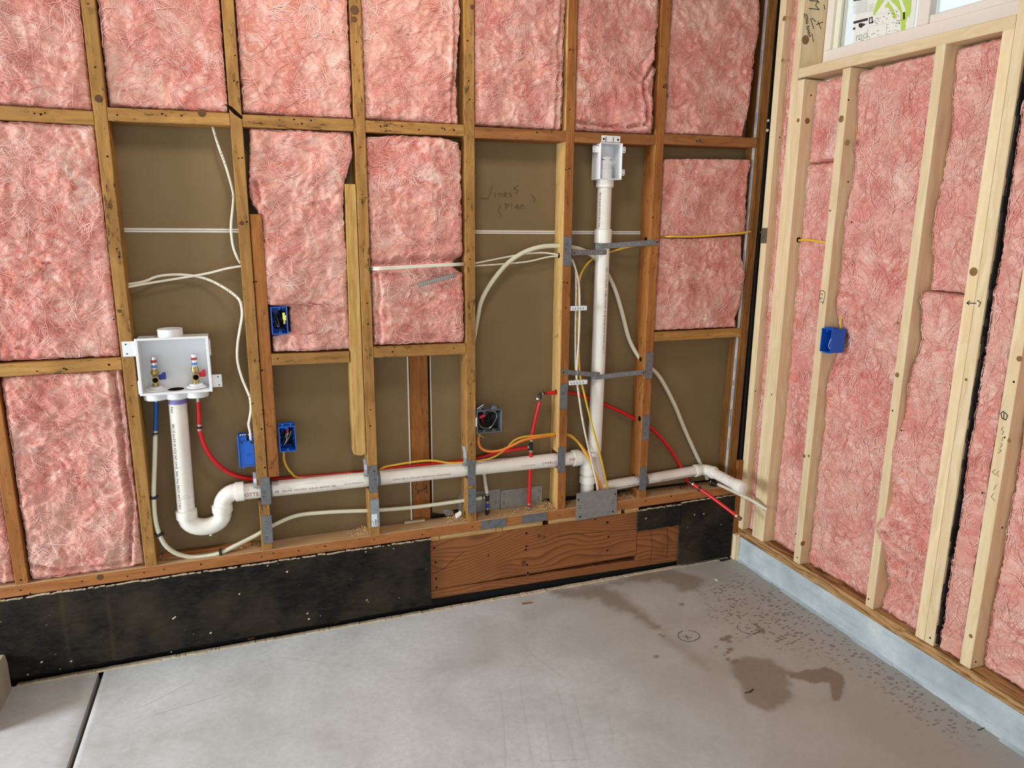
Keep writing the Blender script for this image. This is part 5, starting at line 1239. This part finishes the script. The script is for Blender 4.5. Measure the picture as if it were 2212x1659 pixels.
mb = MB(); mb.box(XF + .012, XF + .02, yB + .01, yA - .005, zB + .0002, zB + .005); mb.box(XF + .03, XF + .042, yB + .01, yA - .005, zB + .0002, zB + .004); mb.box(XF + .008, XF + .02, yB + .012, yA - .01, zA - .004, zA - .0002); mb.build('nail_bracket', M['blue_box'], b4, bevel=.0008)
mb = MB(); mb.box(XB + .0002, XB + .008, yB + .004, yA - .004, zA + .06, zB - .004); mb.box(XB + .0002, XB + .006, yB + .004, yA - .004, zA + .012, zA + .045); mb.build('clamp_tab', M['blue_box'], b4, bevel=.002)
tube_obj('wire', [(XR + .035, -.474, 1.172), (XR + .012, -.474, 1.176), (XR + .006, -.464, 1.150), (XR + .004, -.458, 1.122), (XR + .010, -.464, 1.108), (XR + .02, -.474, 1.112), (XR + .012, -.475, 1.140), (XR + .010, -.475, 1.170)], .0013, M['nm_white'], b4, 6, step=.004)
mb = MB(); mb.lathe([(.0022, 0), (.005, 0), (.005, .016), (.0022, .016)], (XF + .001, -.455, zB - .008), (1, 0, 0), 10, cap=False); mb.build('screw_boss', M['blue_box'], b4, smooth=True)
gb = empty('grey_electrical_box', (1.30, .03, .752), 'grey two gang electrical box with a red wire nut, on the centre stud', 'electrical box')
open_box(gb, M['gray_box'], 1.2465, 1.354, .753, .849, -.004, .070, .0035)
bosses(gb, M['gray_box'], (1.279, 1.322), .753, .849, -.0025)
conductors(gb, 1.254, 1.347, 0.762, 0.84, .040, .056)
mb = MB(); mb.prism([(1.2475, .8495), (1.265, .8495), (1.282, .872), (1.276, .872)], 1, .004, .03); mb.prism([(1.310, .8495), (1.335, .8495), (1.330, .864), (1.318, .864)], 1, .0, .03); mb.build('clamp_tab', M['gray_box'], gb, bevel=.001)
mb = MB(); mb.tube([(1.250, .006, .856), (1.275, -.002, .874)], .0022, 8); mb.tube([(1.255, .006, .750), (1.276, -.002, .735)], .0022, 8); mb.build('nail', M['steel'], gb)
mb = MB(); mb.box(1.2432, 1.2460, -.004, .012, .785, .822); mb.build('paper_label', M['label'], gb)
mb = MB(); mb.lathe([(.0045, 0), (.0065, .002), (.0062, .014), (.0085, .016), (.008, .026), (.001, .027)], (1.262, .012, .818), (1, .3, .3), 12); mb.build('wire_nut', M['wnut'], gb, smooth=True)
tube_obj('wire', [(1.288, .022, .827), (1.31, .02, .836), (1.333, .018, .832), (1.338, .016, .815), (1.325, .012, .79), (1.308, .010, .772), (1.288, .010, .769), (1.268, .012, .778), (1.261, .02, .795), (1.262, .03, .812)], .0013, M['steel'], gb, 6, step=.006)
tube_obj('wire', [(1.275, .03, .81), (1.282, .03, .795), (1.290, .035, .78)], .0016, M['pex_red'], gb, 6, step=.006)

# ================================================================== NAIL PLATES, STRAPS, FIXINGS
GN = 'grey nail plates on the studs'
def tooth(a0, a1, b, d, n, r_):
    """jagged row of teeth between a0 and a1 at level b, pointing by d"""
    out = []
    for i in range(n):
        s_ = a0 + (a1 - a0) * i / n; e_ = a0 + (a1 - a0) * (i + 1) / n
        out += [(s_ + (e_ - s_) * .12, b + d * r_.uniform(.0, .25)), (s_ + (e_ - s_) * .5, b + d * r_.uniform(.6, 1.1)), (s_ + (e_ - s_) * .88, b + d * r_.uniform(.0, .25))]
    return out
def nail_plate(label, x0, x1, z0, z1, mat='plate', horiz=False, sticker=False, seed=1):
    r_ = random.Random(seed); mb = MB(); td = -.006
    if not horiz: poly = tooth(x0, x1, z0, -td, 4, r_) + tooth(x1, x0, z1, td, 4, r_)
    else: poly = [(z, x) for x, z in tooth(z0, z1, x1, td, 4, r_)] ; poly = [(x1 + td * (i % 2), z0 + (z1 - z0) * i / 8) for i in range(9)] + [(x0 - td * (i % 2), z1 - (z1 - z0) * i / 8) for i in range(9)]
    mb.prism(poly, 1, -.0022, -.0004)
    o = tag(mb.build('nail_plate', M[mat], None), label, 'nail plate', GN)
    k = MB()
    for i in range(4):
        x = x0 + (x1 - x0) * r_.uniform(.2, .8); z = z0 + (z1 - z0) * r_.uniform(.15, .85)
        k.tube([(x - .003, -.0027, z + .002), (x + .003, -.0027, z - .001)], .0006, 5)
    k.build('dent', M['hole'], o)
    if sticker:
        k = MB(); k.box(x0 + .004, x0 + .026, -.0027, -.0023, z0 + .006, z0 + .058); k = k.build('paper_label', M['label'], o)
        b_ = MB()
        for i in range(9): b_.box(x0 + .017, x0 + .0235, -.0030, -.0027, z0 + .010 + i * .0028, z0 + .0114 + i * .0028)
        for i in range(8): b_.box(x0 + .006 + (i % 3) * .003, x0 + .0085 + (i % 3) * .003, -.0030, -.0027, z0 + .008 + (i * 7 % 11) * .002, z0 + .0098 + (i * 7 % 11) * .002)
        b_.build('print', M['ink'], k)
    return o
def pz(u, v): b = bw(u, v, -.002); return b[0], b[2]
for i, (l, u0, v0, u1, v1, mt, hz, stk_) in enumerate((
    ('nail plate over the drain on the stud beside the trap', 561, 1030, 586, 1092, 'plate', 0, 0),
    ('scratched nail plate at the foot of the stud beside the trap', 566, 1112, 589, 1175, 'plate', 0, 0),
    ('nail plate over the drain on the stud below the split short stud', 796, 1005, 816, 1065, 'plate', 0, 0),
    ('nail plate with a white barcode label at the foot of a stud', 800, 1077, 820, 1140, 'plate_l', 0, 1),
    ('nail plate over the drain on the stud carrying the grey box', 1010, 993, 1028, 1050, 'plate', 0, 0),
    ('nail plate at the foot of the stud carrying the grey box', 1010, 1054, 1029, 1109, 'plate', 0, 0),
    ('highest nail plate, where white cables pass a stud beside the tall pipe', 1217, 510, 1235, 575, 'plate', 0, 0),
    ('nail plate at the red tube, on the stud holding the cable stackers', 1209, 828, 1226, 885, 'plate', 0, 0),
    ('nail plate over the printed end of the drain, below the orange cable', 1204, 965, 1222, 1021, 'plate', 0, 0),
    ('nail plate under the end of the lower strap near the corner', 1394, 760, 1411, 819, 'plate', 0, 0),
    ('nail plate where the red arc passes the stud nearer the corner', 1387, 896, 1404, 951, 'plate', 0, 0),
    ('nail plate over the smaller drain pipe that ends in a cap', 1380, 1008, 1398, 1061, 'plate', 0, 0))):
    xa_, za_ = pz((u0 + u1) / 2 - (u1 - u0) / 2, (v0 + v1) / 2); xb_, _ = pz(u1, (v0 + v1) / 2); _, zt_ = pz((u0 + u1) / 2, v0); _, zb_ = pz((u0 + u1) / 2, v1)
    xa_, xb_ = min(xa_, xb_), max(xa_, xb_); c_ = (xa_ + xb_) / 2; h_ = min(.0185, (xb_ - xa_) / 2)
    nail_plate(l, c_ - h_, c_ + h_, zb_, zt_, mt, False, bool(stk_), i + 1)
nail_plate('bottom plate nail plate below the blue sleeve', pz(1038, 1130)[0], pz(1095, 1130)[0], .333, .371, 'plate', True, False, 21)
nail_plate('bottom plate nail plate below the red riser', pz(1127, 1120)[0], pz(1183, 1120)[0], .333, .371, 'plate', True, False, 22)
# brown plate on the new corner stud
p0, p1 = rw(1655, 492), rw(1646, 526)
mb = MB(); mb.prism([(-.042, p1[2]), (-.034, p1[2] + .003), (-.026, p1[2]), (-.018, p1[2] + .003), (-.006, p1[2]), (-.006, p0[2]), (-.018, p0[2] - .003), (-.026, p0[2]), (-.034, p0[2] - .003), (-.042, p0[2])], 0, XR - .0022, XR - .0004)
tag(mb.build('nail_plate', plain('brownish_plate', (104, 92, 80), .6, .3, .1), None), 'brownish nail plate on the new corner stud where a yellow cable enters', 'nail plate', GN)
# large zinc plate in front of the drop pipes
mb = MB(); mb.prism([(1.7005, .3115), (1.7015, .4395), (1.900, .4405), (1.9035, .3145)], 1, -.0032, -.0006); zp = tag(mb.build('zinc_plate', M['zinc'], None), 'large bare zinc plate with punched holes over the pipe drop', 'metal plate')
mb = MB()
for x, z in ((1.719, .381), (1.719, .368), (1.883, .384), (1.883, .371)): mb.lathe([(.0024, 0), (.0024, .0006)], (x, -.0032, z), (0, -1, 0), 8)
for x, z in ((1.721, .328), (1.884, .330)): mb.lathe([(.0045, 0), (.0045, .0006)], (x, -.0032, z), (0, -1, 0), 10)
for x, z in ((1.711, .409), (1.892, .413)): mb.prism([(x - .005, z + .004), (x + .005, z + .004), (x, z - .008)], 1, -.0038, -.0032)
mb.build('punched_hole', M['black'], zp)
GRP = 'zinc plates fixed to the rear of the wall'
def rear_plate(l, x0, x1, z0, z1, hx):
    mb = MB(); mb.box(x0, x1, .0862, .0878, z0, z1); o = tag(mb.build('zinc_plate', M['zinc'], None), l, 'metal plate', GRP)
    mb = MB()
    for x in hx:
        for z in (z1 - .018, z1 - .052, z1 - .062): mb.lathe([(.0024, 0), (.0024, .0006)], (x, .0862, z), (0, -1, 0), 8)
    mb.build('punched_hole', M['black'], o)
rear_plate('zinc plate behind the tee with the blue sleeve', 1.196, 1.377, .3735, .4690, (1.358,))
rear_plate('zinc plate behind the red riser tube', 1.380, 1.575, .3735, .4600, (1.396, 1.558))
# straps that hold the tall pipe
def strap(l, pts, hh, hole):
    P = spline([bw(*p) for p in pts], .006); mb = MB(); n = len(P); t = .0009; vs = []
    for i, p in enumerate(P):
        d = P[min(i + 1, n - 1)] - P[max(i - 1, 0)]; d /= np.linalg.norm(d); nr = np.cross(d, (0, 0, 1)); nr /= np.linalg.norm(nr); u_ = np.cross(nr, d)
        for a, b in ((-1, -1), (1, -1), (1, 1), (-1, 1)): vs.append(p + nr * t * a + u_ * hh * b)
    fs = [(i * 4 + k, i * 4 + (k + 1) % 4, (i + 1) * 4 + (k + 1) % 4, (i + 1) * 4 + k) for i in range(n - 1) for k in range(4)] + [(3, 2, 1, 0), ((n - 1) * 4, (n - 1) * 4 + 1, (n - 1) * 4 + 2, (n - 1) * 4 + 3)]
    mb.add(vs, fs); o = tag(mb.build('pipe_strap', M['strap'], None), l, 'strap', 'grey metal straps round the tall pipe')
    k = MB(); x, y, z = bw(hole[0], hole[1], hole[2]); k.lathe([(.0035, 0), (.0035, .0008)], (x, y - .0015, z), (0, -1, 0), 10); k.build('nail_head', M['black'], o)
    k = MB()
    for i in range(6, n - 6, max(3, n // 7)):
        d = P[i + 1] - P[i - 1]; nr = np.cross(d / np.linalg.norm(d), (0, 0, 1)); nr = nr if nr[1] < 0 else -nr
        k.lathe([(.0012, 0), (.0012, .0012)], P[i] + nr * .001, nr, 6)
    k.build('punched_hole', M['paper'], o)
strap('upper strap half from the tall pipe toward the corner', [(1285, 531, .046), (1287, 532, .022), (1297, 533, .0135), (1310, 531, .0125), (1330, 530, .010), (1380, 526, -.0005), (1422, 523, -.003)], .0108, (1419, 523, -.003))
strap('upper strap half from the tall pipe to the highest nail plate', [(1236, 546, .0), (1262, 545, .006), (1290, 545, .0130), (1302, 545, .0135), (1312, 544, .020), (1316, 543, .040)], .0105, (1240, 546, -.001))
strap('lower strap half from the tall pipe to the cable stacker stud', [(1214, 803, -.0025), (1236, 805, .002), (1270, 808, .010), (1288, 809, .0132), (1296, 809, .018), (1300.5, 809, .040)], .0100, (1217, 804, -.0025))
strap('lower strap half from the tall pipe toward the corner', [(1273, 814, .046), (1275, 815, .024), (1283, 815, .0140), (1300, 814, .0125), (1340, 809, .005), (1392, 804, -.003)], .0100, (1389, 805, -.003))
# nail shields that wrap the drain at the studs
GS = 'bent grey pipe shields beside the studs'
def shield(l, x, z0, z1):
    mb = MB(); w = .0015; ys = np.linspace(.002, .03, 5)
    pr_ = [(y_, z0 + (z1 - z0) * k / 4) for k, y_ in enumerate((.030, .006, .002, .006, .024))]
    for (ya, za), (yb, zb_) in zip(pr_[:-1], pr_[1:]): mb.hexa([(x - .012, ya, za), (x, ya - .006, za), (x, ya + .004, za), (x - .012, ya + .004, za), (x - .012, yb, zb_), (x, yb - .006, zb_), (x, yb + .004, zb_), (x - .012, yb + .004, zb_)])
    tag(mb.build('pipe_shield', M['plate_l'], None, bevel=.0005), l, 'pipe shield', GS)
shield('bent grey shield on the drain at the stud beside the trap', .3960, .612, .680)
shield('bent grey shield on the drain below the split short stud', .8010, .612, .69)
shield('bent grey shield on the drain at the centre stud', 1.2030, .612, .70)
mb = MB(); mb.lathe([(.025, 0), (.033, .001), (.035, .010), (.033, .022), (.0255, .024)], (2.054, .052, .441), (1, 0, .04), 22); tag(mb.build('pipe_shield', M['gray_box'], None, smooth=True), 'round grey bushing on the smaller pipe at the stud', 'pipe shield', GS)
for x, l in ((.436, 'round grey bushing on the drain at the trap stud'), (.842, 'round grey bushing on the drain below the split short stud')):
    mb = MB(); mb.lathe([(.0305, 0), (.039, .001), (.038, .010), (.0308, .012)], (x + .0006, YP, .5985 if x < .6 else .595), (1, 0, 0), 22); tag(mb.build('pipe_shield', M['gray_box'], None, smooth=True), l, 'pipe shield', GS)
# cable stackers and the loose metal strip
def stacker(l, u0, u1, v):
    a, b = bw(u0, v, .004), bw(u1, v - 1, .004); mb = MB(); z = (a[2] + b[2]) / 2
    mb.box(a[0], b[0], -.004, .0, z - .009, z + .009); mb.box(a[0], b[0], .012, .015, z - .007, z + .007); n = 6
    for i in range(n): x = a[0] + (b[0] - a[0]) * (i + .08) / n; mb.box(x, x + .0016, -.002, .013, z - .010, z + .010)
    o = tag(mb.build('cable_stacker', M['label'], None), l, 'cable clip', 'white cable stackers on the stud')
    k = MB()
    for i in range(5): x = a[0] + (b[0] - a[0]) * (i + .6) / n; k.box(x - .0014, x + .0014, -.0046, -.0040, z - .005, z + .003)
    k.build('slot', M['gray_box'], o)
stacker('upper white cable stacker holding cables beside the tall pipe', 1232, 1266, 666); stacker('lower white cable stacker holding cables beside the tall pipe', 1228, 1267, 826)
a, b = bw(903, 616, -.012), bw(983, 594, -.004)
mb = MB(); d = (b - a); L = np.linalg.norm(d); d /= L; upv = np.array((0, 0, 1)) - d * d[2]; upv /= np.linalg.norm(upv); nv_ = np.cross(d, upv)
prof = [(-.008, 0), (-.0065, -.004), (.006, -.004), (.008, 0), (.0065, .001), (.005, -.0025), (-.0055, -.0025), (-.007, .001)]
vs = [a + upv * p + nv_ * -q for p, q in prof] + [b + upv * p + nv_ * -q for p, q in prof]; n = len(prof)
mb.add(vs, [tuple(range(n))[::-1], tuple(range(n, 2 * n))] + [(i, (i + 1) % n, n + (i + 1) % n, n + i) for i in range(n)])
strip = tag(mb.build('metal_strip', M['zinc'], None), 'ridged metal strip stuck diagonally in the pink batt', 'metal strip')
mb = MB()
for i in range(16):
    c = a + d * L * (.04 + .058 * i); mb.hexa([c + upv * p + nv_ * q + d * e for e in (0, .0018) for p, q in ((-.005, .0005), (.006, .0005), (.006, .0052), (-.005, .0052))])
mb.build('rib', M['steel'], strip)

# cable staples on the second stud
for u, v, l in ((504, 424, 'top wire staple on the white cable beside the second stud'), (520, 652, 'middle wire staple on the white cable beside the second stud'), (541, 856, 'low wire staple on the white cable above the blue box')):
    x, y, z = bw(u, v, .02 if v < 600 else .008); mb = MB(); mb.tube([(x - .008, y - .002, z), (x - .006, y - .0065, z), (x + .006, y - .0065, z), (.3972, y - .002, z)], .0012, 6); tag(mb.build('wire_staple', M['steel'], None), l, 'staple', 'wire staples')
# bent nails
mb = MB(); mb.tube([(1.598, .03, 1.120), (1.612, .03, 1.145)], .0014, 6); mb.tube([(1.585, .02, 1.126), (1.612, .03, 1.140)], .0014, 6); mb.build('bent_nail', M['steel'], wall_back)

# sawdust and shavings on the plate by the drilled studs, splinters on the slab
def shavings(l, u, v, n, sx, seed, y0=.01, y1=.08, h=.02):
    r_ = random.Random(seed); x0 = bw(u, v, .02)[0]; mb = MB()
    for i in range(n):
        x = x0 + r_.gauss(0, sx); y = r_.uniform(y0, y1); hgt = h * max(0, 1 - abs(x - x0) / (sx * 2)) * r_.random()
        s_ = r_.uniform(.0012, .0042); a = r_.uniform(0, 6.3); z = PZ1 + .0006 + hgt
        c, q = math.cos(a) * s_, math.sin(a) * s_
        mb.add([(x - c, y - q, z), (x + q * .3, y - c * .3, z + r_.uniform(.0005, .003)), (x + c, y + q, z + r_.uniform(0, .002)), (x - q * .3, y + c * .3, z + .0002)], [(0, 1, 2, 3)])
    o = mb.build('wood_debris', M['chips'], None); tag(o, l, 'wood shavings', None, 'stuff'); return o
def lim(o, lo, hi): pass
shavings('pale wood shavings on the plate by the labelled nail plate', 785, 1150, 260, .022, 1)
shavings('pale wood shavings heaped against the stud with the grey box', 985, 1118, 320, .022, 2, h=.03)
shavings('pale wood shavings heaped beside the red riser tube', 1180, 1096, 420, .030, 3, h=.035)
shavings('thin pale wood shavings behind the clipped tube near the trap', 535, 1190, 240, .045, 4, .04, .085, h=.006)
shavings('pale wood shavings at the stud over the smaller drain pipe', 1365, 1080, 200, .025, 5, h=.02)
shavings('dark crumbs and dust where the red stub leaves the plate', 1480, 1058, 160, .05, 6, .03, .085, h=.004).data.materials[0] = M['tar']
shavings('fine sawdust between the blue sleeve and the red riser', 1090, 1105, 300, .05, 7, h=.004)
mb = MB(); mb.hexa([bw(986, 1120, .02) + q for q in ((0, 0, 0), (.022, 0, .014), (.022, .02, .014), (0, .02, 0), (0, 0, .012), (.022, 0, .024), (.022, .02, .024), (0, .02, .012))]); tag(mb.build('foam_scrap', M['paper'], None), 'white scrap leaning on wood shavings by the centre stud', 'scrap')
mb = MB(); mb.box(.955, 1.04, .07, .085, PZ1 + .0005, PZ1 + .008); tag(mb.build('foam_scrap', M['foam'], None), 'pale sliver lying on the plate below the rear stud', 'scrap')
mb = MB(); mb.hexa([(1.135, .0878, .376), (1.165, .0878, .376), (1.165, .0884, .376), (1.135, .0884, .376), (1.12, .0878, .408), (1.165, .0878, .398), (1.165, .0884, .398), (1.12, .0884, .408)]); mb.box(1.19, 1.2035, .084, .087, .39, .46); tag(mb.build('metal_bracket', M['plate_l'], None), 'small bent grey bracket in the gap under the drywall', 'bracket')
def chip(l, u, v, du, dv, w, mat='red_x'):
    a, b = fl(u, v), fl(u + du, v + dv); d = b - a; n_ = np.array((-d[1], d[0], 0)) / np.linalg.norm(d) * w; z = np.array((0, 0, .0008)); h = np.array((0, 0, .004))
    mb = MB(); mb.hexa([a - n_ + z, b - n_ * .5 + z, b + n_ * .5 + z, a + n_ + z, a - n_ + h, b - n_ * .5 + h * .7, b + n_ * .5 + h * .7, a + n_ + h]); tag(mb.build('wood_splinter', M[mat], None), l, 'splinter', 'splinters on the slab')
chip('reddish wood splinter on the slab in front of the bare boards', 1128, 1305, 22, -3, .004)
chip('small white chip on the slab near the corner', 1545, 1252, 6, 3, .005, 'gypsum')
chip('tan splinter on the slab edge below the black panel', 535, 1382, 16, -4, .006)
chip('reddish splinter on the slab edge under the black panel', 722, 1346, 20, -6, .004)
chip('dark leaf of debris on the slab edge near the corner', 1556, 1212, 22, -5, .008, 'tar')
chip('tan crumb lying by the concrete step at the black panel', 56, 1456, 12, -3, .008, 'crust')
chip('small crumb standing at the foot of the black panel', 128, 1446, 8, -2, .005, 'crust')
mb = MB(); mb.lathe([(.0006, 0), (.004, .0), (.004, .002), (.0006, .003)], bw(110, 1210, -.012), (0, -1, 0), 8); tag(mb.build('loose_staple', M['steel'], None), 'small dark staple stuck on the puffy pink batt', 'staple')

# ================================================================== tidy: tiny joined marks are stuff, separate fittings become parts of their own
TINY = {'dent', 'punched_hole', 'screw_hole', 'valve_slot', 'tab_hole', 'knockout', 'barcode', 'print', 'slot', 'green_print', 'white_print', 'grey_print', 'black_print', 'lettering', 'pencil_writing', 'marker_writing', 'pencil_circle', 'rib', 'mortar_crust'}
SPLIT = {'crimp_ring', 'fitting', 'clamp_tab', 'nail', 'nail_bracket', 'outer_sheathing', 'bent_nail', 'clip', 'sash_frame', 'side_clip', 'connector'}
def islands(me):
    par = list(range(len(me.vertices)))
    def f(i):
        while par[i] != i: par[i] = par[par[i]]; i = par[i]
        return i
    for e_ in me.edges:
        a, b = f(e_.vertices[0]), f(e_.vertices[1])
        if a != b: par[a] = b
    return [f(i) for i in range(len(me.vertices))]
for o in list(C.objects):
    if o.type != 'MESH': continue
    st_ = o.name.split('.')[0]
    if st_ in TINY: o['kind'] = 'stuff'
    if st_ not in SPLIT or o.parent is None: continue
    lab = islands(o.data); ids = sorted(set(lab))
    if len(ids) < 2: continue
    base = ORIG[o]; vs = [np.array(v.co) + base for v in o.data.vertices]
    for k_ in ids:
        idx = [i for i, l in enumerate(lab) if l == k_]; mp = {i: j for j, i in enumerate(idx)}
        fs = [tuple(mp[i] for i in p.vertices) for p in o.data.polygons if lab[p.vertices[0]] == k_]
        mb = MB(); mb.add([vs[i] for i in idx], fs); sm_ = any(p.use_smooth for p in o.data.polygons)
        mb.build(st_, list(o.data.materials), o.parent, smooth=sm_)
    bpy.data.objects.remove(o)
